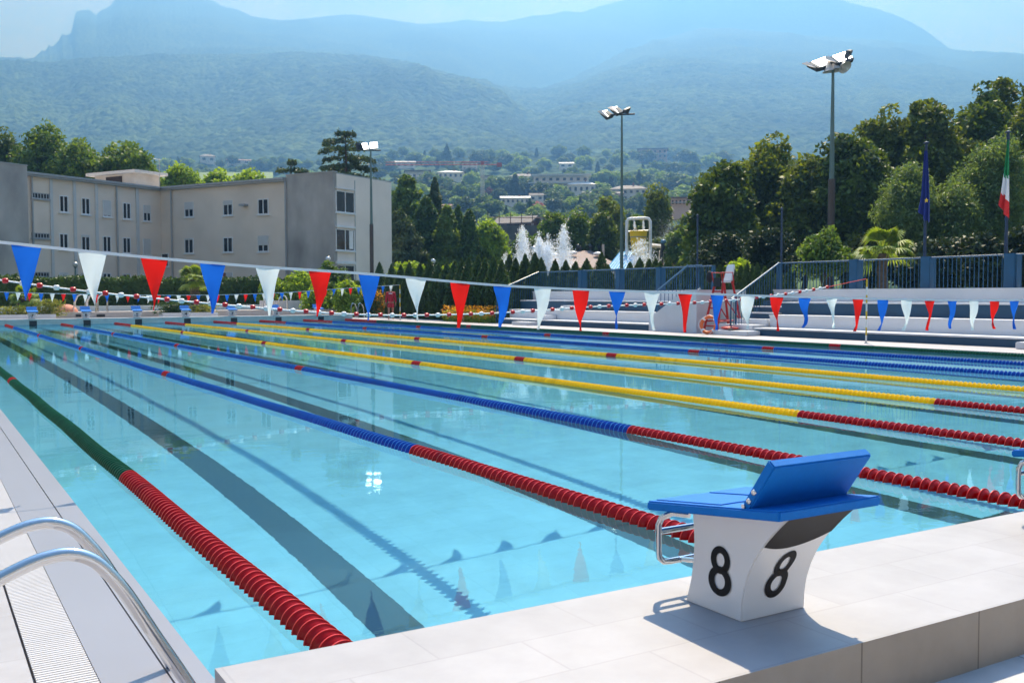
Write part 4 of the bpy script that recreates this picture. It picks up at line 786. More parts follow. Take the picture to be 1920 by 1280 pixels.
# hedge
def hedge(x0, x1, Y, zt_, th, label, seed, mat=F_HEDGE, dens=150, z0=0):
    rng = np.random.default_rng(seed); t = thing('hedge', label, 'hedge', ((x0+x1)/2, Y, z0)); L = x1-x0; Hh = zt_-z0
    n1 = int(L*Hh*dens); n2 = int(L*th*dens); A = np.stack([rng.uniform(-L/2, L/2, n1), -th/2+rng.normal(0, .07, n1), rng.uniform(0, Hh, n1)], 1); Bp = np.stack([rng.uniform(-L/2, L/2, n2), rng.uniform(-th/2, th/2, n2), Hh+rng.normal(0, .07, n2)+.05*np.sin(rng.uniform(0, 1, n2))], 1)
    P = np.concatenate([A, Bp]); P[:, 2] += .06*np.sin(P[:, 0]*1.7); quads('foliage', leaves(P, .1, rng, aspect=.6), mat, t); b = MB(); b.box((-L/2, -th/2+.05, 0), (L/2, th/2, Hh-.05)); b.build('inner_growth', F_HEDGE, t)
hx0 = ony(-60, 540, 63)[0]
hedge(hx0, 19.2, 63, 2.42, 1.2, 'long clipped dark green hedge before the building', 400)
hedge(19.3, 27.5, 64.2, 2.3, 1.2, 'right hand stretch of clipped hedge behind the yellow green shrubs', 401)
G = 'yellow green shrubs at the far right corner of the deck'
for i, (x, y, wd, D, yb, mt, lab) in enumerate(((512, 522, 66, 66, 575, F_BRIGHT, 'yellow green shrub left of the white garden wall top'), (560, 508, 60, 65, 575, F_BRIGHT, 'pointed bright shrub above the white garden wall'), (622, 492, 82, 67, 585, F_GRN, 'tall green shrub before the end face of the building'), (600, 540, 70, 63, 590, F_BRIGHT, 'low bright shrub behind the white wall end'), (655, 528, 70, 62, 592, F_BRIGHT, 'spreading yellow green shrub beside the pool ladder'), (690, 550, 50, 60, 596, F_GRN, 'small shrub left of the orange flowers'), (765, 492, 90, 68, 560, F_BRIGHT, 'rounded lime hedge shrub behind the row of arborvitae'), (850, 498, 70, 70, 560, F_BRIGHT, 'lime shrub behind the middle of the arborvitae row'), (1385, 492, 80, 44, 560, F_BRIGHT, 'bright shrub glowing behind the lifeguard chair'))):
    tree(x, y, wd, D, lab, mt, 420+i, ybot=yb, per=50, ncl=170, cr=.34, leaf=.11, cat='shrub', name='leafy_shrub', group=G)
# palms
def palm(P, H, fr, label, seed, shag=.3, nf=34):
    rng = np.random.default_rng(seed); t = thing('palm_tree', label, 'palm', P, 0, 'fan palms'); b = MB(); n = 14
    b.tube([(.03*math.sin(i), 0, H*i/n) for i in range(n+1)], [shag*(.75+.35*math.sin(i*1.3)**2) for i in range(n+1)], 12); b.build('trunk', m_palmt, t); Q = []
    for k in range(nf):
        a = rng.uniform(0, 6.28); el = rng.uniform(-.5, 1.25); ln_ = fr*rng.uniform(.55, .8); d = np.array([math.cos(a)*math.cos(el), math.sin(a)*math.cos(el), math.sin(el)]); c = np.array([0, 0, H])+d*ln_*.55; sdv = np.cross(d, (0, 0, 1.)); sdv /= np.linalg.norm(sdv)+1e-6; upv = np.cross(sdv, d)
        for q in np.linspace(-1.25, 1.25, 15):
            e = d*math.cos(q)+sdv*math.sin(q); tip = c+e*ln_*.62-np.array([0, 0, .16*ln_*(1+abs(q))]); wv = np.cross(e, upv)*.022*fr/.8; mid = c+e*ln_*.35; Q.append([c, mid+wv, tip, mid-wv])
        w0 = sdv*.015; Q.append([np.array([0, 0, H])-w0, c-w0, c+w0, np.array([0, 0, H])+w0])
    quads('fronds', np.array(Q), F_PALM, t); return t
q = ony(50, 592, 56.5); palm((q[0], 56.5, .1), 1.15, 1.15, 'short shaggy fan palm near the terracotta dome', 500, .42)
q = ony(366, 580, 57.5); palm((q[0], 57.5, .1), 2.2, 1.35, 'fan palm with a round crown before the hedge', 501, .30, 46)
q = dep(1655, 520, 37); palm((q[0], q[1], -.05), 2.9, 1.5, 'low fan palm behind the right bleacher railing', 502, .2, 40)
# flowers, grasses in planters
def bed(P, L, Wd, H, label, mats_, seed, n=900, leaf=.06, cat='flower bed', name='flower_bed'):
    rng = np.random.default_rng(seed); t = thing(name, label, cat, P); 
    for k, (mt, fr, zl) in enumerate(mats_):
        m_ = int(n*fr); Q = np.stack([rng.uniform(-L/2, L/2, m_), rng.uniform(-Wd/2, Wd/2, m_), H*(zl[0]+(zl[1]-zl[0])*rng.random(m_))*(.7+.3*np.sin(rng.uniform(0, 9, m_)))], 1); quads('flowers' if mt is F_FLOW else 'leaves', leaves(Q, leaf, rng, aspect=.4), mt, t)
    return t
q0 = onx(840, 600, 21.9); q1 = onx(925, 604, 21.9); bed((21.9, (q0[1]+q1[1])/2, .05), .8, abs(q0[1]-q1[1]), .75, 'bed of orange and yellow flowers at the foot of the arborvitae', [(F_LIME, .6, (0, .8)), (F_FLOW, .4, (.5, 1.1))], 510, 5200, .06)
q = dep(703, 575, 60); bed((q[0], q[1], .05), 1.4, 1.2, 1.7, 'orange flowering bush behind the large blue pennant', [(F_GRN, .5, (0, 1)), (F_FLOW, .5, (.3, 1))], 511, 2600, .08)
# ================================================================== FAR END OF THE POOL
m_beige = M('beige_pool_wall', (.50, .44, .40), .7, var=.08); m_kerb = M('white_kerb', (.68, .67, .68), .6, var=.05); m_gw = M('garden_wall_render', (.55, .54, .55), .7, var=.06); m_pool2 = M('pale_blue_deck', (.38, .46, .50), .6, var=.05)
xa = ony(104, 590, 56)[0]; xb = ony(660, 590, 56)[0]
b = MB(); b.box((xa, 56, .05), (XR+1.5, 56.25, .50)); b.box((xa, 56.25, .05), (XR+1.5, 61.6, .46)); o = b.build('raised_pool_edge', [m_beige]); tag(o, 'low beige tiled edge of the raised pool behind the far starting blocks', 'pool edge')
b = MB(); b.box((xa-9, 60.6, .05), (XR+1.5, 61.2, .78)); o = b.build('low_wall', m_pool2); tag(o, 'long low pale blue wall at the foot of the hedge', 'wall')
for (x0, x1, lab) in ((142, 152, 'small dark vent slot left of the chrome ladders'), (181, 197, 'wide dark vent slot right of the second far block')):
    a = ony(x0, 590, 55.99); c = ony(x1, 593, 55.99); b = MB(); b.box((a[0], 55.97, c[2]-.02), (c[0], 56.0, a[2]+.02)); o = b.build('vent_slot', m_dark); tag(o, lab, 'vent')
def planter(x0, x1, Y, label, seed, mats_, hh):
    a = ony(x0, 590, Y); c = ony(x1, 590, Y); L = c[0]-a[0]; t = thing('planter', label, 'planter', ((a[0]+c[0])/2, Y+.6, .1)); b = MB(); b.box((-L/2, -.6, 0), (L/2, -.45, .32)); b.box((-L/2, .45, 0), (L/2, .6, .32)); b.box((-L/2, -.45, 0), (-L/2+.15, .45, .32)); b.box((L/2-.15, -.45, 0), (L/2, .45, .32)); b.build('kerb', m_kerb, t)
    b = MB(); b.box((-L/2+.15, -.45, 0), (L/2-.15, .45, .24)); b.build('soil', m_bark, t); rng = np.random.default_rng(seed)
    for mt, cx, w_, h_, n in mats_:
        P = np.stack([rng.normal(cx*L/2, w_, n), rng.uniform(-.4, .4, n), .25+h_*rng.random(n)**1.3], 1); quads('planting', leaves(P, .11, rng, aspect=.25), mt, t)
planter(-30, 105, 54.6, 'white kerbed planter of yellow green grasses at the far left', 601, [(F_GRASS, -.2, .7, .5, 900), (F_GRASS, .85, .35, .85, 900)], 0)
planter(306, 409, 54.6, 'white kerbed planter with low clipped shrubs at the palm foot', 602, [(F_HEDGE, -.5, .45, .65, 1500), (F_GRASS, .55, .35, .5, 600)], 0)
q = ony(125, 590, 57); m_ter = M('terracotta_render', (.52, .20, .13), .75, var=.08, scale=2); r_ = 18*dep(125, 590, 1)[0]*0+18/FPX*float((q-CAM)@FW)
b = MB(); b.lathe([(r_*math.cos(a), r_*math.sin(a)) for a in np.linspace(0, 1.55, 12)], (0, 0, 0), 28); o = b.build('dome', m_ter); o.location = (q[0], 57, .42); o.scale = (1.15, 1.15, .95); tag(o, 'terracotta coloured dome at the far end of the pool', 'dome')
def ladder(P, rz, label, w_=.5, h=.85):
    t = thing('pool_ladder', label, 'pool ladder', P, rz, 'chrome ladders at the far end')
    for s in (-1, 1):
        b = MB(); b.tube([(s*w_/2, -.35, 0), (s*w_/2, -.34, h*.75), (s*w_/2, -.25, h*.97), (s*w_/2, -.1, h), (s*w_/2, .08, h*.9), (s*w_/2, .2, h*.6), (s*w_/2, .26, -.3)], .026, 8); b.build('handrail', m_steel, t)
    b = MB(); b.box((-w_/2, .2, -.02), (w_/2, .28, .01)); b.build('step', m_steel, t)
for x, l in ((148, 'chrome ladder left of the second far starting block'), (171, 'chrome ladder right behind the second far starting block'), (189, 'rightmost of the three chrome ladders before the dark hedge')):
    q = ony(x, 585, 56.6); ladder((q[0], 56.6, .46), R(75), l, .45, 1.0)
for x, l in ((502, 'white chrome ladder before the left part of the white garden wall'), (528, 'chrome ladder before the right part of the white garden wall')):
    q = ony(x, 585, 56.6); ladder((q[0], 56.6, .46), R(75), l, .5, .9)
q = onz(672, 596, .05); ladder(tuple(q), R(-60), 'chrome ladder at the far right corner of the pool', .5, .85)
a = ony(489, 588, 59); c = ony(579, 563, 59); b = MB(); b.box((a[0], 59, .05), (c[0], 59.25, c[2])); o = b.build('garden_wall', m_gw); tag(o, 'white rendered garden wall behind the far starting blocks', 'wall')
a = ony(579, 588, 58.6); c = ony(655, 579, 58.6); b = MB(); b.box((a[0], 58.6, .05), (c[0], 58.85, c[2])); o = b.build('garden_wall', m_gw); tag(o, 'lower pale garden wall running to the corner shrubs', 'wall')
m_rust = M('rust_red_timber', (.20, .06, .035), .8, var=.2)
q = dep(413, 512, 68); q2 = dep(409, 548, 67); t = thing('timber_frame', 'rust red wooden post with a leaning plank in front of the hedge', 'post', (q[0], q[1]-1, .4)); b = MB(); b.box((-.08, -.08, 0), (.08, .08, q[2]-.4)); b.build('post', m_rust, t); b = MB(); b.tube([(-.55, -.4, 1.9), (.15, -.3, 0)], .07, 6); b.build('plank', m_rust, t); b = MB(); b.box((-.7, -.1, 1.0), (-.35, .1, 1.8)); b.build('red_cloth', m_fr, t)
m_globe = M('globe_glass', (.55, .58, .6), .15, .3, .05, emit=None)
for x, y, D, lab in ((141, 496, 72, 'globe lamp before the left wing of the building'), (615, 486, 70, 'globe lamp before the concrete end of the building'), (812, 490, 76, 'globe lamp among the conifers right of the building'), (1001, 466, 80, 'cluster globe lamp by the pinkish roof')):
    p = dep(x, y, D); t = thing('globe_lamp', lab, 'street lamp', (p[0], p[1], -.05), 0, 'globe lamps of the garden'); b = MB(); b.tube([(0, 0, 0), (0, 0, p[2]-.1)], .05, 8); b.build('post', m_mast, t); b = MB(); b.ball((0, 0, p[2]+.05), .2, 12, 8); b.build('globe', m_globe, t); b = MB(); b.lathe([(.02, -.2), (.12, -.16), (.1, -.1)], (0, 0, p[2]), 10); b.build('collar', m_house, t)

# ================================================================== WATER PLAYGROUND
m_pink = M('pinkish_shingle', (.24, .185, .18), .85, var=.12, scale=2, bump=.4, bscale=10); m_blroof = M('bright_blue_roof', (.02, .28, .55), .4, var=.05); m_yel = M('yellow_bucket', (.92, .56, .01), .45, var=.05); m_wfr = M('white_tube_frame', (.8, .8, .82), .4, var=.04)
def px2(x, y, D): return dep(x, y, D)
D0 = 88; c = px2(1070, 476, D0); t = thing('pavilion', 'low pavilion with a wide pinkish shingle roof behind the left bleacher', 'building', (c[0], c[1], 0))
L_r = 62/FPX*D0; rx = RT*1.; rx[2] = 0; ry = FW*1.; ry[2] = 0
def Pq(x, y, D): return px2(x, y, D)
E1, E2, E3, E4 = Pq(985, 503, 84), Pq(1178, 506, 84), Pq(1165, 500, 98), Pq(1000, 497, 98); K1, K2 = Pq(1062, 470, 91), Pq(1108, 470, 91)
b = MB(); b.add([E1, E2, E3, E4, K1, K2], [(0, 1, 5, 4), (1, 2, 5), (2, 3, 4, 5), (3, 0, 4), (0, 3, 2, 1)]); rf = b.build('roof', m_pink, t, world=True)
b = MB(); 
for q, z in ((E1, 0), (E2, 0), (E3, 0), (E4, 0)): pass
ins = [(E1*.92+K1*.08), (E2*.92+K2*.08), (E3*.92+K2*.08), (E4*.92+K1*.08)]; b.hexa([np.array([v[0], v[1], -.1]) for v in ins], [np.array([v[0], v[1], min(E1[2], E3[2])]) for v in ins]); b.build('wall', m_beige, t, world=True)
m_vent = M('dark_roof_vent', (.04, .045, .05), .3, .6)
for x, y in ((1084, 463), (1107, 463), (1124, 465), (1087, 466)): q = Pq(x, y, 91); b = MB(); b.tube([(q[0], q[1], q[2]-.6), (q[0], q[1], q[2])], .1, 8); b.ball((q[0], q[1], q[2]+.05), .22, 10, 8); b.build('roof_vent', m_vent, rf, world=True)
for x, y in ((1041, 478), (1074, 474), (1121, 476)): q = Pq(x, y, 88.5); b = MB(); b.ball(tuple(q), .42, 12, 6, sc=(1, 1, .45)); b.build('skylight', m_white, rf, world=True)
q = Pq(1131, 458, 90); b = MB(); b.tube([(q[0], q[1], 1), tuple(q)], .12, 8); b.build('chimney_pipe', m_beige, rf, world=True)
# blue sloping canopy
t = thing('blue_canopy', 'bright blue ribbed sloping canopy left of the splashing water', 'canopy', tuple(np.append(Pq(1165, 500, 80)[:2], 0)))
A1, A2, A3, A4 = Pq(1136, 508, 78), Pq(1178, 508, 78), Pq(1196, 474, 84), Pq(1163, 474, 84); b = MB(); b.hexa([A1, A2, A3, A4], [v+np.array([0, 0, .08]) for v in (A1, A2, A3, A4)])
for k in range(9):
    u = k/8; s = A1+(A2-A1)*u; e = A4+(A3-A4)*u; b.tube([s+np.array([0, 0, .1]), e+np.array([0, 0, .1])], .05, 4)
b.build('canopy_panel', m_blroof, t, world=True); b = MB()
for v in (A1, A2, A3, A4): b.tube([(v[0], v[1], 0), tuple(v)], .07, 6)
b.build('support', m_wfr, t, world=True)
# bucket frame
D1 = 83; c = px2(1198, 440, D1); t = thing('bucket_frame', 'tall white tube frame holding the yellow tipping bucket', 'play frame', (c[0], c[1], 0)); r_ = .125
def PL(x, y, dd=0): return px2(x, y, D1+dd)
b = MB(); L0 = PL(1175, 500); Rr0 = PL(1219, 500); b.tube([(L0[0], L0[1], 0), PL(1175, 425), PL(1175.5, 415), PL(1178, 411), PL(1184, 410), PL(1210, 409), PL(1216, 410), PL(1219, 414), PL(1219.5, 424), (Rr0[0], Rr0[1], 0)], r_, 12); b.build('tube_arch', m_wfr, t, world=True)
b = MB(); q0, q1 = PL(1178, 434), PL(1216, 432); b.tube([q0, q1], .05, 6); b.build('axle', m_wfr, t, world=True)
t2 = thing('tipping_bucket', 'yellow bucket tipping water on the white play frame', 'bucket', tuple(PL(1197, 445))); axz = np.array([0, 0, 1.]); kk = D1/FPX
b = MB(); b.lathe([(.04, -1.55), (11.2*kk, -1.52), (14.2*kk, -.35), (14.4*kk, -.35), (14.5*kk, -.24), (14.3*kk, -.24), (17*kk, .52), (17*kk-.05, .52), (10.5*kk, -1.45)], (0, 0, 0), 26); b.build('bucket_body', m_yel, t2); b = MB(); b.lathe([(14.6*kk, -.02), (15.6*kk, -.02), (15.9*kk, .05), (15*kk, .05)], (0, 0, 0), 26); b.build('band', M('grey_band', (.3, .3, .3), .5), t2)
# pergola
t = thing('pergola', 'cream post and beam pergola right of the splashing water', 'pergola', tuple(np.append(px2(1258, 500, 86)[:2], 0)))
m_cream = M('cream_timber', (.8, .75, .68), .6, var=.06); b = MB()
for x, y, D in ((1240, 476, 84), (1266, 476, 84), (1278, 478, 86), (1250, 476, 90)):
    q = px2(x, y, D); b = MB(); b.box((q[0]-.16, q[1]-.16, 0), (q[0]+.16, q[1]+.16, q[2])); b.build('post', m_cream, t, world=True)
for (x0, y0, d0, x1, y1, d1) in ((1222, 460, 84, 1243, 462, 84), (1236, 473, 84, 1268, 474, 84), (1266, 477, 84, 1280, 477, 86), (1240, 473, 84, 1250, 473, 90)):
    a, c = px2(x0, y0, d0), px2(x1, y1, d1); b = MB(); b.tube([a, c], .17, 4); b.build('beam', m_cream, t, world=True)
q = px2(1262, 498, 83); bed((q[0], q[1], q[2]-.25), 2.2, .5, .5, 'pink flower box on the pergola rail', [(M('pink_petals', (.6, .12, .14), .8), .6, (.2, 1)), (F_LIME, .4, (0, .8))], 640, 500, .07)
# spray nozzle
t = thing('spray_nozzle', 'dark curved spray nozzle with a round head throwing water upwards', 'nozzle', tuple(np.append(px2(1243, 475, 82)[:2], 0)))
b = MB(); pts = [px2(1241, 500, 82), px2(1240, 474, 82), px2(1244, 462, 82), px2(1241, 455, 82)]; b.tube([tuple(np.append(pts[0][:2], 0))]+[tuple(p) for p in pts[1:]], [.12, .13, .2, .1], 10); b.build('body', M('black_rubber', (.01, .015, .02), .4), t, world=True); b = MB(); b.ball(tuple(px2(1244, 453, 82)), .19, 12, 8, sc=(1.3, 1.3, 1)); b.build('head', M('blue_head', (.06, .18, .32), .3), t, world=True)
# water jets: thousands of drops rising and falling in columns
m = bpy.data.materials.new('white_water'); m.use_nodes = True; nt = m.node_tree; N = nt.nodes; L = nt.links; bb = N['Principled BSDF']; bb.inputs['Base Color'].default_value = (.86, .90, .95, 1); bb.inputs['Roughness'].default_value = .35
t_ = N.new('ShaderNodeBsdfTranslucent'); t_.inputs[0].default_value = (.9, .94, 1, 1); tr = N.new('ShaderNodeBsdfTransparent'); m1 = N.new('ShaderNodeMixShader'); m1.inputs[0].default_value = .55; m2 = N.new('ShaderNodeMixShader'); m2.inputs[0].default_value = .3
L.new(bb.outputs[0], m1.inputs[1]); L.new(t_.outputs[0], m1.inputs[2]); L.new(m1.outputs[0], m2.inputs[1]); L.new(tr.outputs[0], m2.inputs[2]); L.new(m2.outputs[0], N['Material Output'].inputs[0]); m_foam = m
def jet(x, ytop, wpx, D, label, seed, n=5200, z0=0.2, group='fountain jets', name='fountain_jet', shape=1.5, size=.032):
    rng = np.random.default_rng(seed); p = px2(x, ytop, D); H = p[2]-z0; W = wpx*D/FPX; t = thing(name, label, 'fountain', (p[0], p[1], z0), 0, group)
    nst = 16; st = []
    for k in range(nst): st.append((rng.normal(0, .22)*W, rng.normal(0, .22)*W, rng.uniform(.55, 1.0) if k else 1.0))
    k = rng.integers(0, nst, n); S_ = np.array(st)[k]; v = rng.random(n); h = v**.85*S_[:, 2]*H; tt_ = 1-h/H; rad = W*(.07+.42*tt_**.8)
    P = np.stack([S_[:, 0]*(.1+1.1*tt_)+rng.normal(0, .5, n)*rad, S_[:, 1]*(.1+1.1*tt_)+rng.normal(0, .5, n)*rad, h-np.abs(rng.normal(0, .06, n))*H*rng.random(n)], 1)
    P = P[rng.random(n) < .35+.65*np.exp(-((P[:, 0]/(W*.35))**2))]
    V = leaves(P, size*rng.uniform(.5, 1.5, (len(P), 1)), rng, aspect=.7); V[:, :, 2] = P[:, None, 2]+(V[:, :, 2]-P[:, None, 2])*1.7; quads('water_drops', V, m_foam, t)
for i, (x, y, wd, lab) in enumerate(((948, 470, 26, 'lowest fountain jet at the far left of the row'), (979, 419, 36, 'tall fountain jet, second from the left'), (1011, 433, 30, 'fountain jet left of the middle pair'), (1028, 436, 30, 'fountain jet right of the middle pair'), (1058, 419, 40, 'tall broad fountain jet at the right end of the row'))):
    jet(x, y, wd*1.55, 78, lab, 650+i, n=9000 if i == 0 else 19000)
jet(1200, 446, 120, 80, 'white splash of water bursting below the yellow bucket', 660, n=22000, name='water_splash', shape=.9, group='splashing water')
for i, (x, lab) in enumerate(((1189, 'left stream pouring into the yellow bucket'), (1206, 'right stream pouring into the yellow bucket'))):
    rng = np.random.default_rng(670+i); a = px2(x, 412, 83); c = px2(x+1.5, 433, 83); n = 350; v = rng.random(n)[:, None]; P = a+(c-a)*v+rng.normal(0, .05, (n, 3))*(.4+v); t = thing('water_stream', lab, 'water stream', tuple(c), 0, 'streams pouring into the bucket'); quads('water_drops', leaves(P-c, .04, rng), m_foam, t)
rng = np.random.default_rng(680); o0 = px2(1243, 449, 82); P = []
for tgt, sp, n in ((px2(1262, 405, 82), .10, 700), (px2(1226, 436, 82), .06, 300), (px2(1246, 402, 82), .35, 900), (px2(1262, 440, 82), .5, 700)):
    v = rng.random(n)[:, None]**.8; P.append(o0+(tgt-o0)*v+rng.normal(0, 1, (n, 3))*sp*(.15+2*v)+np.array([0, 0, -.5])*v*v)
t = thing('water_spray', 'thin fan of fine spray above the dark nozzle', 'water spray', tuple(o0)); quads('water_drops', leaves(np.concatenate(P)-o0, .013, rng), m_foam, t)

# ================================================================== PEOPLE
m_skin = M('skin', (.42, .22, .15), .55, var=.05); m_hair = M('dark_hair', (.02, .014, .01), .7, var=.2, scale=30); m_jack = M('red_jacket', (.42, .015, .03), .75, var=.1, scale=6, bump=.2); m_short = M('red_shorts', (.38, .012, .025), .75, var=.1)
def skinned(name, chains, mat, parent, sub=2, root=0):
    vs = []; es = []; rd = []; idx = {}
    for ch in chains:
        prev = None
        for p in ch:
            key = tuple(round(k, 4) for k in p[:3])
            if key not in idx: idx[key] = len(vs); vs.append(p[:3]); rd.append((p[3], p[4] if len(p) > 4 else p[3]))
            i = idx[key]
            if prev is not None: es.append((prev, i))
            prev = i
    me = bpy.data.meshes.new(name); me.from_pydata(vs, es, []); o = bpy.data.objects.new(name, me); COL.objects.link(o); o.parent = parent
    sm = o.modifiers.new('skin', 'SKIN'); sm.use_smooth_shade = True; su = o.modifiers.new('sub', 'SUBSURF'); su.levels = sub; su.render_levels = sub
    for i, r in enumerate(rd): me.skin_vertices[0].data[i].radius = r; me.skin_vertices[0].data[i].use_root = (i == root)
    dg = bpy.context.evaluated_depsgraph_get(); m2 = bpy.data.meshes.new_from_object(o.evaluated_get(dg)); o.modifiers.clear(); o.data = m2; m2.materials.clear(); m2.materials.append(mat); return o
def hand(cx, cy, cz, s):   # five short finger chains hanging from a palm; returns chains
    W_ = (cx, cy, cz, .024, .030); Pm = (cx, cy+.004, cz-.055, .017, .034); out = [[W_, Pm]]
    for k, (dx, l) in enumerate(((-.030, .052), (-.010, .062), (.010, .066), (.028, .058))): out.append([Pm, (cx+.004*s, cy+dx, cz-.095, .0095), (cx-.004*s, cy+dx, cz-.095-l*.5, .009), (cx-.014*s, cy+dx, cz-.095-l, .0075)])
    out.append([W_, (cx-.008*s, cy+.034, cz-.04, .011), (cx-.016*s, cy+.048, cz-.075, .009)]); return out
def person(P, rz, label, pose):
    t = thing('person', label, 'person', P, rz, None)
    hp = .93; st = pose.get('stride', .12); chains = [[(0, 0, hp, .14, .11), (0, 0, 1.08, .13, .10), (0, .0, 1.25, .155, .105), (0, 0, 1.42, .15, .09), (0, .01, 1.51, .055, .055), (0, .025, 1.58, .062, .07), (0, .03, 1.66, .078, .095), (0, .02, 1.74, .055, .065)]]
    for s in (-1, 1):
        fy = st*s; chains.append([(0, 0, hp, .14, .11), (s*.095, 0, .86, .088, .09), (s*.10, fy*.45+.01, .50, .055, .058), (s*.10, fy-.015, .28, .052, .052), (s*.10, fy-.02, .09, .033, .035), (s*.105, fy+.05, .035, .035, .028), (s*.11, fy+.14, .028, .036, .02)])
        ay = -fy*.5; hx, hy, hz = s*.27, ay+.03, .86
        chains.append([(0, 0, 1.42, .15, .09), (s*.17, 0, 1.43, .06, .06), (s*.225, ay*.3, 1.17, .042, .042), (hx, hy, .92, .028, .026), (hx, hy, hz, .024, .030)])
        for c in hand(hx, hy, hz, s): chains.append(c)
    body = skinned('body', chains, pose.get('skin', m_skin), t)
    b = MB()
    for s in (-1, 1): b.ball((s*.032, .112, 1.665), .011, 8, 6); 
    b.build('eyes', m_chw, body); b = MB(); b.ball((0, .128, 1.635), .016, 8, 6, sc=(.8, 1, 1.3)); b.box((-.022, .105, 1.597), (.022, .116, 1.603)); b.build('face', m_skin, body)
    for s in (-1, 1): b = MB(); b.ball((s*.082, .025, 1.65), .024, 8, 6, sc=(.4, .8, 1.2)); b.build('ear', m_skin, body)
    b = MB(); b.ball((0, .008, 1.695), .105, 16, 12, sc=(.86, 1.02, .92)); b.build('hair', m_hair, t)
    if pose.get('jacket'):
        ch = [[(0, 0, .90, .185, .15), (0, 0, 1.08, .175, .145), (0, 0, 1.28, .19, .145), (0, 0, 1.44, .165, .115), (0, .0, 1.50, .07, .07)]]
        for s in (-1, 1): fy = st*s; ay = -fy*.5; ch.append([(0, 0, 1.44, .165, .115), (s*.19, 0, 1.43, .08, .08), (s*.245, ay*.3, 1.17, .064, .064), (s*.275, ay+.025, .93, .05, .05)])
        jk = skinned('jacket', ch, m_jack, t); b = MB(); b.box((-.10, -.155, 1.385), (.10, -.148, 1.425)); b.build('chest_print', m_chw, jk)
        ch = [[(0, 0, .93, .17, .14), (0, 0, .84, .15, .13)]]
        for s in (-1, 1): fy = st*s; ch.append([(0, 0, .84, .15, .13), (s*.10, fy*.15, .76, .105, .11), (s*.11, fy*.3, .62, .095, .10)])
        skinned('shorts', ch, m_short, t)
    else:
        ch = [[(0, 0, .88, .16, .13), (0, 0, 1.1, .15, .12), (0, 0, 1.28, .17, .12), (0, 0, 1.44, .15, .10)]]
        for s in (-1, 1): fy = st*s; ay = -fy*.5; ch.append([(0, 0, 1.44, .15, .10), (s*.17, 0, 1.42, .07, .07), (s*.21, ay*.2, 1.25, .06, .06)])
        skinned('shirt', ch, m_fw, t); ch = [[(0, 0, .93, .16, .13), (0, 0, .84, .14, .12)]]
        for s in (-1, 1): fy = st*s; ch.append([(0, 0, .84, .14, .12), (s*.10, fy*.15, .76, .10, .10), (s*.105, fy*.3, .58, .09, .09)])
        skinned('shorts', ch, m_blk, t)
    return t
q = onz(733, 599, .05); person(tuple(q), R(-28), 'person in red hooded jacket and red shorts walking away with bare legs', dict(jacket=True, stride=.14))
q = onz(865, 604, .05); t = person(tuple(q), R(70), 'bare legged person in white shirt mostly hidden behind a red pennant', dict(stride=.08)); t.scale = (.93, .93, .93)

# ================================================================== HILLS
azs = np.radians(np.concatenate([np.arange(-14, 2, .125), np.arange(2, 16, .05), np.arange(16, 78, .12)])); NA = len(azs)
xs_ = 960+FPX*np.tan(np.clip(azs-YAW, -1.2, 1.2))
def prof(K): K = np.array(K, float); return np.interp(xs_, K[:, 0], K[:, 1])
ridge1 = prof([(-900, 150), (-300, 128), (0, 125), (60, 123), (90, 126), (180, 116), (300, 110), (420, 112), (560, 106), (640, 112), (720, 118), (780, 128), (830, 142), (880, 156), (950, 168), (1020, 172), (1080, 150), (1150, 112), (1230, 78), (1312, 56), (1430, 63), (1520, 72), (1650, 80), (1790, 98), (1920, 106), (2300, 120), (3000, 150), (5000, 200)])
ridge2 = prof([(-900, 220), (-200, 150), (60, 128), (76, 119), (88, 107), (92, 103), (95, 107), (101, 102), (105, 92), (109, 97), (117, 91), (123, 84), (127, 71), (131, 64), (135, 69), (141, 68), (147, 63), (150, 50), (154, 30), (158, 24), (170, 22), (181, 21), (187, 27), (194, 31), (203, 22), (214, 18), (222, 12), (228, 4), (240, -8), (290, -12), (350, -2), (390, 0), (410, 4), (430, 16), (455, 20), (480, 33), (530, 40), (560, 39), (600, 35), (640, 30), (670, 29), (700, 33), (740, 39), (790, 47), (840, 44), (880, 38), (905, 42), (950, 42), (980, 36), (1000, 31), (1030, 30), (1060, 22), (1090, 25), (1130, 12), (1170, 2), (1230, -18), (1330, -40), (1450, -30), (1540, -6), (1600, 12), (1640, 20), (1680, 34), (1720, 55), (1760, 85), (1790, 108), (1920, 130), (3000, 200), (5000, 230)])
r0 = [95, 150, 260, 480, 850, 1250, 1500, 2900, 3300, 5600, 6300]
def py2z(y, r): # elevation of picture row y at each azimuth column
    dx = (xs_-960)/FPX; d = FW[None]+RT[None]*dx[:, None]-UP[None]*((y-640)/FPX)[:, None] if hasattr(y, '__len__') else FW[None]+RT[None]*dx[:, None]-UP[None]*((y-640)/FPX)
    return CAM[2]+r*d[:, 2]/np.hypot(d[:, 0], d[:, 1])
one = np.ones(NA)
town = prof([(-900, 345), (0, 330), (280, 330), (300, 318), (500, 318), (520, 322), (650, 305), (760, 298), (860, 293), (960, 296), (1040, 300), (1160, 303), (1260, 310), (1400, 322), (2000, 330), (5000, 360)])
Zk = [-1.2*one, .2*one, py2z(468*one, 260), py2z(412*one, 480), py2z((town+38), 850), py2z(town, 1250), py2z(town+3, 1500), py2z(ridge1, np.interp(xs_, [850, 1250], [2900, 5000])), py2z(ridge1+16, np.interp(xs_, [850, 1250], [3300, 5400])), py2z(ridge2, 5600), py2z(ridge2+60, 6300)]
Zk = np.array(Zk)                                          # knots x azimuth
rs_all = np.unique(np.concatenate([np.geomspace(95, 6300, 380), np.linspace(1250, 3300, 120), np.array(r0)])); NR = len(rs_all)
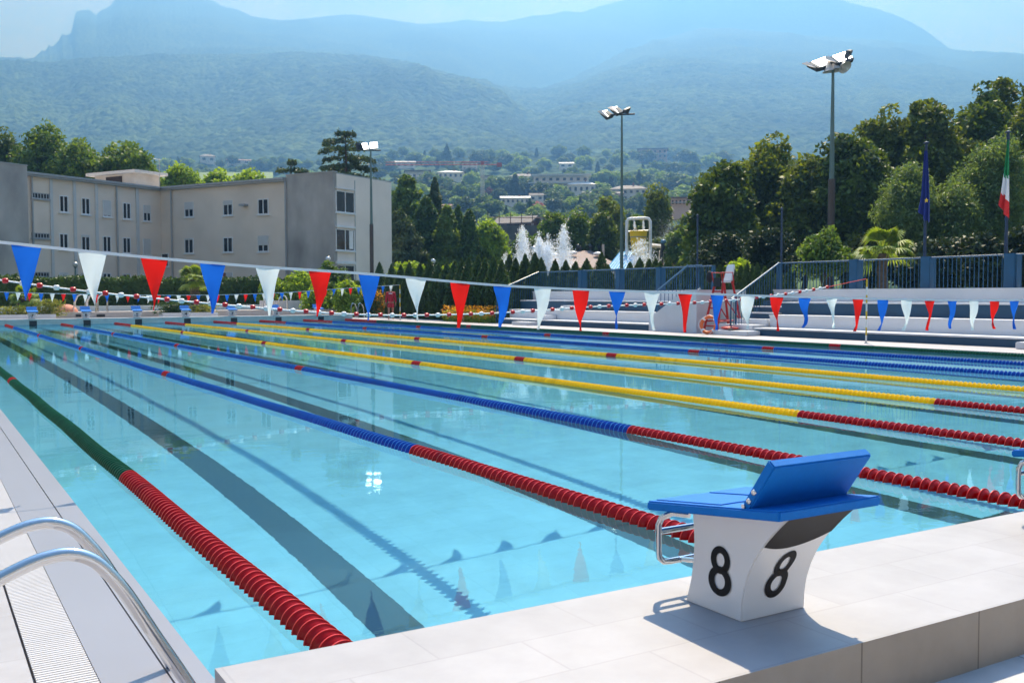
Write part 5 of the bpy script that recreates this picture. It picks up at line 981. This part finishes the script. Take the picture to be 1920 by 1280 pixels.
def smooth_(a, w_):
    k = np.ones(w_)/w_; return np.convolve(np.pad(a, w_//2, 'edge'), k, 'valid')[:len(a)]
Zi = np.empty((NR, NA))
R1c = np.interp(xs_, [850, 1250], [2900, 5000])                # the right hand ridge stands farther off
for j in range(NA): Zi[:, j] = np.interp(rs_all, r0[:7]+[R1c[j], R1c[j]+400]+r0[9:], Zk[:, j])
def vnoise(x, y, seed=0):
    xi = np.floor(x).astype(np.int64); yi = np.floor(y).astype(np.int64); fx = x-xi; fy = y-yi; fx = fx*fx*(3-2*fx); fy = fy*fy*(3-2*fy)
    def h(a, b): n = (a*374761393+b*668265263+seed*1442695041) & 0x7fffffff; n = ((n ^ (n >> 13))*1274126177) & 0x7fffffff; return ((n ^ (n >> 16)) & 0xffff)/65535.
    return (h(xi, yi)*(1-fx)+h(xi+1, yi)*fx)*(1-fy)+(h(xi, yi+1)*(1-fx)+h(xi+1, yi+1)*fx)*fy
def cell(x, y, seed=0):
    xi = np.floor(x).astype(np.int64); yi = np.floor(y).astype(np.int64); best = np.full(x.shape, 9.)
    for a in (-1, 0, 1):
        for b_ in (-1, 0, 1):
            n = ((xi+a)*374761393+(yi+b_)*668265263+seed*99991) & 0x7fffffff; n = ((n ^ (n >> 13))*1274126177) & 0x7fffffff; u = ((n ^ (n >> 15)) & 1023)/1023.; v = ((n >> 10) & 1023)/1023.
            best = np.minimum(best, (xi+a+u-x)**2+(yi+b_+v-y)**2)
    return np.sqrt(best)
RR, AA = np.meshgrid(rs_all, azs, indexing='ij'); PX = CAM[0]+RR*np.sin(AA); PY = CAM[1]+RR*np.cos(AA)
fade = np.clip((RR-350)/900, 0, 1); mid = np.clip((RR-1500)/600, 0, 1)*np.clip((5600-RR)/500, 0, 1)
u_, v_ = PX/520, PY/520
folds = (vnoise(u_, v_, 1)-.5)*60+(vnoise(u_*2.3, v_*2.3, 2)-.5)*34+(vnoise(u_*5, v_*5, 3)-.5)*16
gul = np.abs(vnoise(AA*26+.4*v_, RR/2300, 7)-.5)*-45+11
nearR1 = np.exp(-((RR-R1c[None])/260.)**2); nearR2 = np.exp(-((RR-5600)/350.)**2)
Zt = Zi+folds*fade*(.25+.75*mid)*(1-.85*nearR1)*(1-.9*nearR2)+gul*mid*(1-.9*nearR1)*(1-.95*nearR2)*(RR > 1600)
can = (1-np.clip(cell(PX/12, PY/12, 4), 0, 1))*8+(1-np.clip(cell(PX/30, PY/30, 5), 0, 1))*9; Zt += can*np.clip((RR-240)/300, 0, 1)*(1-.6*nearR2)*np.where(RR < 1200, .55, 1)
Zt[RR > 3300] += 0
ZT = Zt
me = bpy.data.meshes.new('hills'); V = np.stack([PX, PY, ZT], -1).reshape(-1, 3); ii, jj = np.meshgrid(np.arange(NR-1), np.arange(NA-1), indexing='ij'); a = (ii*NA+jj).ravel(); F4 = np.stack([a, a+1, a+NA+1, a+NA], 1)[:, ::-1]
me.vertices.add(len(V)); me.vertices.foreach_set('co', V.astype(np.float32).ravel()); me.loops.add(F4.size); me.loops.foreach_set('vertex_index', F4.astype(np.int32).ravel()); me.polygons.add(len(F4)); me.polygons.foreach_set('loop_start', np.arange(0, F4.size, 4, dtype=np.int32)); me.polygons.foreach_set('loop_total', np.full(len(F4), 4, np.int32)); me.update(calc_edges=True); me.validate()
me.polygons.foreach_set('use_smooth', [True]*len(me.polygons))
def hill_mat():
    m, nt, b = nodes('forest_hills'); N = nt.nodes; L = nt.links; b.inputs['Roughness'].default_value = .95; b.inputs['Specular IOR Level'].default_value = .1; c = N.new('ShaderNodeTexCoord')
    vo = N.new('ShaderNodeTexVoronoi'); vo.inputs['Scale'].default_value = .07; vo.inputs['Randomness'].default_value = 1; L.new(c.outputs['Object'], vo.inputs[0])
    n1 = N.new('ShaderNodeTexNoise'); n1.inputs['Scale'].default_value = .004; n1.inputs['Detail'].default_value = 8; L.new(c.outputs['Object'], n1.inputs[0])
    sp = N.new('ShaderNodeSeparateColor'); L.new(vo.outputs['Color'], sp.inputs[0]); a = N.new('ShaderNodeMath'); a.operation = 'MULTIPLY_ADD'; a.inputs[1].default_value = .45; L.new(sp.outputs[0], a.inputs[0]); L.new(n1.outputs[0], a.inputs[2])
    r = N.new('ShaderNodeValToRGB'); e = r.color_ramp.elements; e[0].position = .45; e[0].color = (.010, .030, .012, 1); e[1].position = .95; e[1].color = (.075, .12, .04, 1); q = e.new(.68); q.color = (.025, .055, .02, 1); L.new(a.outputs[0], r.inputs[0])
    L.new(r.outputs[0], b.inputs['Base Color']); bp = N.new('ShaderNodeBump'); bp.inputs[0].default_value = 1; bp.inputs['Distance'].default_value = 6; mm = N.new('ShaderNodeMath'); mm.operation = 'MULTIPLY'; mm.inputs[1].default_value = -1; L.new(vo.outputs['Distance'], mm.inputs[0]); L.new(mm.outputs[0], bp.inputs['Height']); L.new(bp.outputs[0], b.inputs['Normal']); return m
me.materials.append(hill_mat()); ho = bpy.data.objects.new('hills', me); COL.objects.link(ho); ho['kind'] = 'structure'
def tz(x, y):
    r = math.hypot(x-CAM[0], y-CAM[1]); a = math.atan2(x-CAM[0], y-CAM[1]); j = int(np.clip(np.searchsorted(azs, a)-1, 0, NA-2)); fj = (a-azs[j])/(azs[j+1]-azs[j]); c_ = ZT[:, j]*(1-fj)+ZT[:, j+1]*fj; return float(np.interp(r, rs_all, c_))
def hit(x, y, rmin=170, rmax=6000):
    d = ray(x, y); d = d/math.hypot(d[0], d[1]); r = rmin
    while r < rmax:
        p = CAM+d*r
        if p[2] < tz(p[0], p[1]): return np.array([p[0], p[1], tz(p[0], p[1])]), r
        r *= 1.012
    return None, None
# ------------------------------------------------------------------ town on the hill
m_hw = M('cream_house_wall', (.74, .70, .66), .8, var=.06, scale=.3); m_hp = M('pink_house_wall', (.60, .44, .39), .8, var=.06, scale=.3); m_rg = M('grey_tile_roof', (.16, .14, .14), .8, var=.2, scale=1); m_rr = M('red_tile_roof', (.28, .14, .10), .8, var=.2, scale=1); m_rw = M('pale_flat_roof', (.60, .60, .61), .7, var=.1, scale=.5); m_br = M('brown_timber_wall', (.14, .07, .05), .8, var=.2, scale=1)
def house(x, y, wpx, hpx, label, roof='gable', wall=None, rm=None, rot=0., rows=2, cols=5, rlim=None, name='house', r_fix=None, dpx=None):
    if r_fix: p = CAM+ray(x, y)/math.hypot(*ray(x, y)[:2])*r_fix; r = r_fix
    else: p, r = hit(x, y)
    if p is None: return None
    s = r/FPX*1.06; Wd = wpx*s*1.12; Hh = hpx*s*1.2; p = p+np.array([0, 0, Hh*.25]); dd = (dpx*s if dpx else Wd*.55); t = thing(name, label, 'house', tuple(p), -YAW-math.atan((x-960)/FPX)+rot, 'houses on the hillside')
    hw_ = Hh*(.72 if roof != 'flat' else .9); b = MB(); b.box((-Wd/2, 0, -Hh*1.3), (Wd/2, dd, hw_)); wl = b.build('wall', wall or m_hw, t); b = MB(); o = Wd*.05
    if roof == 'flat': b.box((-Wd/2-o, -o*2, hw_), (Wd/2+o, dd+o, hw_+Hh*.10))
    elif roof == 'hip': b.add([(-Wd/2-o, -o, hw_), (Wd/2+o, -o, hw_), (Wd/2+o, dd+o, hw_), (-Wd/2-o, dd+o, hw_), (-Wd*.2, dd/2, Hh), (Wd*.2, dd/2, Hh)], [(0, 3, 2, 1), (0, 1, 5, 4), (1, 2, 5), (2, 3, 4, 5), (3, 0, 4)])
    else: b.add([(-Wd/2-o, -o, hw_), (Wd/2+o, -o, hw_), (Wd/2+o, dd+o, hw_), (-Wd/2-o, dd+o, hw_), (-Wd/2-o, dd/2, Hh*1.02), (Wd/2+o, dd/2, Hh*1.02)], [(0, 3, 2, 1), (0, 1, 5, 4), (1, 2, 5), (2, 3, 4, 5), (3, 0, 4)])
    b.build('roof', rm or m_rg, t)
    for rI in range(rows):
        for cI in range(cols):
            xx = -Wd/2+Wd*(cI+.5)/cols; z0 = hw_*(rI+.32)/rows-.0; b = MB(); b.box((xx-Wd*.22/cols, -.06, z0), (xx+Wd*.22/cols, .02, z0+hw_*.42/rows)); b.build('window', m_glass, t)
    if roof == 'flat': b = MB(); b.box((-Wd/2-o*2, -Wd*.12, hw_*.44), (Wd/2, -.02, hw_*.50)); b.build('balcony', m_rw, t)
    else: b = MB(); b.box((Wd*.12, dd*.4, hw_), (Wd*.17, dd*.55, Hh*1.15)); b.build('chimney', m_rr, t)
    return t
house(783, 350, 38, 18, 'white flat roofed house above the building corner', 'flat', rows=1, cols=4); house(845, 343, 40, 13, 'white house with a pale hipped roof near the crane jib', 'hip', rm=m_rw, cols=5, rows=1)
house(881, 336, 24, 19, 'beige block house left of the crane mast', 'flat', rows=3, cols=3); house(886, 350, 58, 9, 'long low white house crossed by the crane mast', 'flat', rows=1, cols=7)
house(982, 354, 44, 17, 'white house with dark hipped roof right of the crane', 'hip', rows=1, cols=5); house(1052, 366, 86, 22, 'large white modern villa with stepped flat roofs', 'flat', rm=m_rw, rows=2, cols=8)
house(1090, 372, 44, 19, 'white villa wing with a shallow roof right of the large villa', 'hip', rm=m_rw, cols=5, rows=1); house(966, 388, 44, 13, 'long pale roofed house above the timber chalet', 'gable', rm=m_rw, cols=6, rows=1)
house(1006, 384, 22, 12, 'small grey house behind the pink flowering tree', 'gable', cols=2, rows=1); house(1130, 384, 60, 16, 'grey pinkish house row left of the middle mast', 'gable', m_hp, rm=m_rg, cols=7, rows=1); house(1178, 388, 56, 24, 'grey house block right of the middle mast', 'hip', m_hw, cols=6, rows=2)
house(1224, 304, 44, 15, 'distant pink building high on the wooded slope', 'flat', m_hp, rows=2, cols=6); house(1190, 372, 40, 14, 'pale house with a grey roof above the middle mast trees', 'gable', cols=4, rows=1)
house(390, 314, 22, 12, 'small white house beyond the vineyard at the left', 'hip', cols=2, rows=1); house(448, 314, 34, 8, 'low house with reddish roof beyond the vineyard', 'gable', rm=m_rr, cols=3, rows=1); house(838, 402, 30, 12, 'pinkish roofed house among trees left of the crane base', 'gable', m_hp, rm=m_rr, cols=3, rows=1)
house(1286, 392, 46, 14, 'grey station building at the edge of the right hand trees', 'flat', m_hp, rows=1, cols=8, r_fix=205); house(1062, 322, 22, 9, 'small pale blue house in the trees above the villas', 'gable', rm=m_rw, cols=2, rows=1)
house(760, 318, 30, 10, 'pale house under the left end of the crane jib', 'gable', rm=m_rw, cols=3, rows=1)
# chalet on its stone retaining wall
m_stone = M('dark_stone_wall', (.085, .085, .09), .95, var=.4, scale=.8, bump=.9, bscale=2.2)
r_c = 175; a0 = CAM+ray(915, 470)/math.hypot(*ray(915, 470)[:2])*(r_c-6); a1 = CAM+ray(1330, 470)/math.hypot(*ray(1330, 470)[:2])*(r_c+22)
za = CAM[2]+(552-424)/FPX*r_c*.97; dv = (a1-a0); dv[2] = 0; Lw = np.linalg.norm(dv); dv /= Lw; nn = np.array([-dv[1], dv[0], 0])
b = MB(); b.hexa([a0*[1, 1, 0]+[0, 0, -2], a1*[1, 1, 0]+[0, 0, -2], (a1+nn*14)*[1, 1, 0]+[0, 0, -2], (a0+nn*14)*[1, 1, 0]+[0, 0, -2]], [a0*[1, 1, 0]+[0, 0, za], a1*[1, 1, 0]+[0, 0, za+1.2], (a1+nn*14)*[1, 1, 0]+[0, 0, za+1.2], (a0+nn*14)*[1, 1, 0]+[0, 0, za]])
t = thing('stone_wall', 'long dark stone retaining wall behind the fountain jets', 'wall', tuple(a0*[1, 1, 0])); b.build('masonry', m_stone, t, world=True)
b = MB()
for k in range(int(Lw/2.2)): q = a0+dv*k*2.2; b.box((q[0]-.05, q[1]-.05, za), (q[0]+.05, q[1]+.05, za+2.3))
b.tube([a0*[1, 1, 0]+[0, 0, za+1.3], a1*[1, 1, 0]+[0, 0, za+2.5]], .07, 4); b.build('fence', M('rusty_fence', (.09, .05, .04), .8), t, world=True)
def chalet(x, y, wpx, hpx, label, rot, mw):
    p = CAM+ray(x, y)/math.hypot(*ray(x, y)[:2])*(r_c+6); s = r_c/FPX*1.1; Wd, Hh, dd = wpx*s, hpx*s, wpx*s*.6; t = thing('chalet', label, 'house', (p[0], p[1], za), -YAW+rot, 'timber chalets on the stone wall'); hw_ = Hh*.55
    b = MB(); b.add([(-Wd/2, 0, 0), (Wd/2, 0, 0), (Wd/2, dd, 0), (-Wd/2, dd, 0), (-Wd/2, 0, hw_), (Wd/2, 0, hw_), (Wd/2, dd, hw_), (-Wd/2, dd, hw_), (Wd/2, dd/2, Hh*.97), (-Wd/2, dd/2, Hh*.97)], [(0, 3, 2, 1), (0, 1, 5, 4), (1, 2, 6, 8, 5), (2, 3, 7, 6), (3, 0, 4, 9, 7), (4, 5, 8, 9), (6, 7, 9, 8)]); b.build('wall', mw, t)
    b = MB(); o = .9; th = .25
    for s0 in (0, 1):
        y0 = -o if s0 == 0 else dd+o; z0 = hw_-.35; P4 = [(-Wd/2-o, y0, z0), (Wd/2+o, y0, z0), (Wd/2+o, dd/2, Hh), (-Wd/2-o, dd/2, Hh)]; b.hexa(P4, [(q[0], q[1], q[2]+th) for q in P4])
    b.build('roof', m_rg, t)
    for k in range(4): xx = -Wd/2+Wd*(k+.5)/4; b = MB(); b.box((xx-.5, -.06, hw_*.35), (xx+.5, .02, hw_*.8)); b.build('window', m_glass, t)
    b = MB(); b.box((Wd/2-.02, dd*.3, hw_*.4), (Wd/2+.05, dd*.45, hw_*.9)); b.build('window', m_frame, t)
chalet(962, 421, 62, 22, 'low timber chalet with dark grey gable roof on the stone wall', R(-28), m_br); chalet(1045, 412, 40, 17, 'dark roofed chalet partly behind the round trees', R(-30), m_br); chalet(1117, 412, 24, 12, 'small dark shed on the stone wall right of the chalets', R(0), m_br)
# crane
p, r = hit(905, 404); s = r/FPX*1.03; m_cw = M('crane_white', (.62, .60, .58), .6); m_crr = M('crane_red', (.45, .08, .08), .6); Hc = (404-314)*s
t = thing('tower_crane', 'white and red lattice tower crane standing among the hillside houses', 'crane', tuple(p), -YAW)
b = MB(); w_ = 3.0*s
for sx in (-1, 1):
    for sy in (-1, 1): b.tube([(sx*w_, sy*w_, -3), (sx*w_, sy*w_, Hc)], .55*s, 4)
n = 22
for k in range(n):
    z0, z1 = Hc*k/n, Hc*(k+1)/n
    for sy in (-1, 1): b.tube([(-w_, sy*w_, z0), (w_, sy*w_, z1)], .38*s, 3); b.tube([(-w_, sy*w_, z0), (w_, sy*w_, z0)], .3*s, 3); b.tube([(sy*w_, -w_, z0), (sy*w_, w_, z1)], .35*s, 3)
b.build('mast', m_cw, t)
b = MB(); x0, x1 = -175*s, 34*s; b.tube([(x0, 0, Hc), (x1, 0, Hc)], .8*s, 4); b.tube([(x0, 0, Hc+5*s), (x1*.3, 0, Hc+5*s)], .55*s, 4); k = x0
while k < x1*.3: b.tube([(k, 0, Hc), (k+4*s, 0, Hc+5*s), (k+8*s, 0, Hc)], .4*s, 3); k += 8*s
b.build('jib', m_crr, t); b = MB(); b.box((26*s, -3*s, Hc-4*s), (35*s, 3*s, Hc+3*s)); b.build('counterweight', m_crr, t); b = MB(); b.box((-3*s, -3*s, Hc-1*s), (3*s, 3*s, Hc+6*s)); b.build('cabin', m_crr, t)
# vineyard strip
p0, _ = hit(285, 340); vm = M('vineyard', (.13, .19, .045), .9, var=.2, scale=.05)
G2 = []; vs = []; fs = []
cols_ = np.linspace(288, 512, 24); rows_ = (337, 332, 327, 322.5)
for y in rows_:
    for x in cols_: q = CAM+ray(x, y)/math.hypot(*ray(x, y)[:2])*(620+ (337-y)*22); vs.append(tuple(q))
nc = len(cols_)
for a in range(len(rows_)-1):
    for c_ in range(nc-1): fs.append((a*nc+c_, a*nc+c_+1, (a+1)*nc+c_+1, (a+1)*nc+c_))
nb = len(vs); vs += [(x, y, z-25) for x, y, z in vs]; fs += [tuple(i+nb for i in f[::-1]) for f in fs]; e0 = list(range(nc)); fs += [(e0[i+1], e0[i], e0[i]+nb, e0[i+1]+nb) for i in range(nc-1)]
b = MB(); b.add(vs, fs); o = b.build('vineyard_terrain', vm); o['kind'] = 'structure'
# trees on the hill: shared crowns
def hill_crown(seed, kind):
    rng = np.random.default_rng(seed)
    if kind == 'round': P, e = crown_pts([(0, 0, .55, .34, .34, .38), (.12, .05, .45, .3, .3, .3), (-.14, -.04, .42, .28, .3, .3)], 90, 26, .10, rng, .4, .15); return leaves(P, .045, rng, aspect=.6, nrm=e)
    n = 2600; v = rng.random(n)**.7; a = rng.uniform(0, 6.28, n); r = (.30 if kind == 'spruce' else .2)*v**(.9 if kind == 'spruce' else .4)*(1+.2*np.sin(v*32))*rng.uniform(.6, 1.05, n); P = np.stack([np.cos(a)*r, np.sin(a)*r, 1-v*.93], 1); return leaves(P, .04, rng, aspect=.5)
protos = {}
for kind, mats_ in (('round', [('g', F_GRN), ('l', F_LIME), ('d', F_DARK), ('c', F_RED), ('p', F_PINK)]), ('spruce', [('s', F_CONIF)]), ('cypress', [('y', F_CEDAR)])):
    base = hill_crown(700+len(protos), kind)
    for nm, mt in mats_: o = quads('crown', base, mt); protos[nm] = o.data; bpy.data.objects.remove(o)
tb = MB(); tb.tube([(0, 0, -.15), (0, 0, .5)], [.03, .012], 6); o = tb.build('trunk', m_bark); tmesh = o.data; bpy.data.objects.remove(o)
kn = {'g': 'green', 'l': 'light green', 'd': 'dark green', 'c': 'copper coloured', 'p': 'pink flowering', 's': 'dark spruce', 'y': 'columnar dark'}
def htree(x, y, hpx, k, label, wfac=1.):
    p, r = hit(x, y)
    if p is None: return
    h = hpx*r/FPX; t = thing('hillside_tree', label, 'tree', tuple(p), random.uniform(0, 6), 'trees on the hillside'); o = bpy.data.objects.new('crown', protos[k]); COL.objects.link(o); o.parent = t; o.scale = (h*1.15*wfac, h*1.15*wfac, h); o = bpy.data.objects.new('trunk', tmesh); COL.objects.link(o); o.parent = t; o.scale = (h, h, h)
named = [(838, 312, 38, 's', 'tall dark spruce against the blue slope'), (892, 316, 30, 'd', 'dark ball shaped tree left of the crane top'), (984, 306, 20, 'g', 'rounded tree on the hill crest'), (1010, 402, 24, 'p', 'pink flowering tree behind the chalet'), (1040, 396, 34, 'd', 'big dark round tree below the large villa'), (918, 380, 26, 'c', 'copper beech left of the crane mast'), (1198, 358, 38, 's', 'dark conifer right of the middle mast'), (966, 372, 44, 'y', 'columnar tree right of the crane'), (1088, 410, 40, 's', 'blue green conifer right of the dark round tree'), (862, 382, 34, 'g', 'round tree below the hipped house'), (1115, 398, 32, 'd', 'dark round tree left of the middle mast')]
for x, y, h, k, lab in named: htree(x, y, h, k, lab)
rg = random.Random(11); placed = 0
bands = [(700, 1320, 296, 345, 12, 20, 80), (740, 1310, 345, 400, 16, 28, 75), (730, 1300, 395, 440, 22, 36, 45), (280, 600, 312, 345, 10, 18, 45), (1280, 1500, 312, 400, 14, 26, 24)]
for bi, (x0, x1, y0, y1, h0, h1, n) in enumerate(bands):
    for k in range(n):
        x = x0+(x1-x0)*(k+rg.random())/n; y = y0+(y1-y0)*rg.random(); kd = rg.choice('ggggllddsgyg'); 
        side_ = 'left' if x < 640 else ('middle' if x < 960 else 'right')
        area = ['high on the town slope', 'among the hillside houses', 'low on the slope above the stone wall', 'beside the vineyard', 'on the slope beside the tall dark trees'][bi]
        htree(x, y, rg.uniform(h0, h1)*1.15, kd, f'{kn[kd]} tree {area}, {side_} part of the photo', rg.uniform(1.1, 1.9) if kd not in 'sy' else 1)
# ================================================================== AIR
m = bpy.data.materials.new('haze'); m.use_nodes = True; nt = m.node_tree; nt.nodes.clear()
v = nt.nodes.new('ShaderNodeVolumePrincipled'); v.inputs['Color'].default_value = (.14, .375, 1, 1); v.inputs['Absorption Color'].default_value = (.22, .22, .22, 1); v.inputs['Density'].default_value = 5.7e-4; v.inputs['Anisotropy'].default_value = .5
out = nt.nodes.new('ShaderNodeOutputMaterial'); nt.links.new(v.outputs[0], out.inputs[1])
b = MB(); b.box((-2600, -2600, -6), (7200, 7200, float(ZT.max())+40)); o = b.build('haze', m); o['kind'] = 'stuff'
print('max', float(ZT.max()), 'script done')
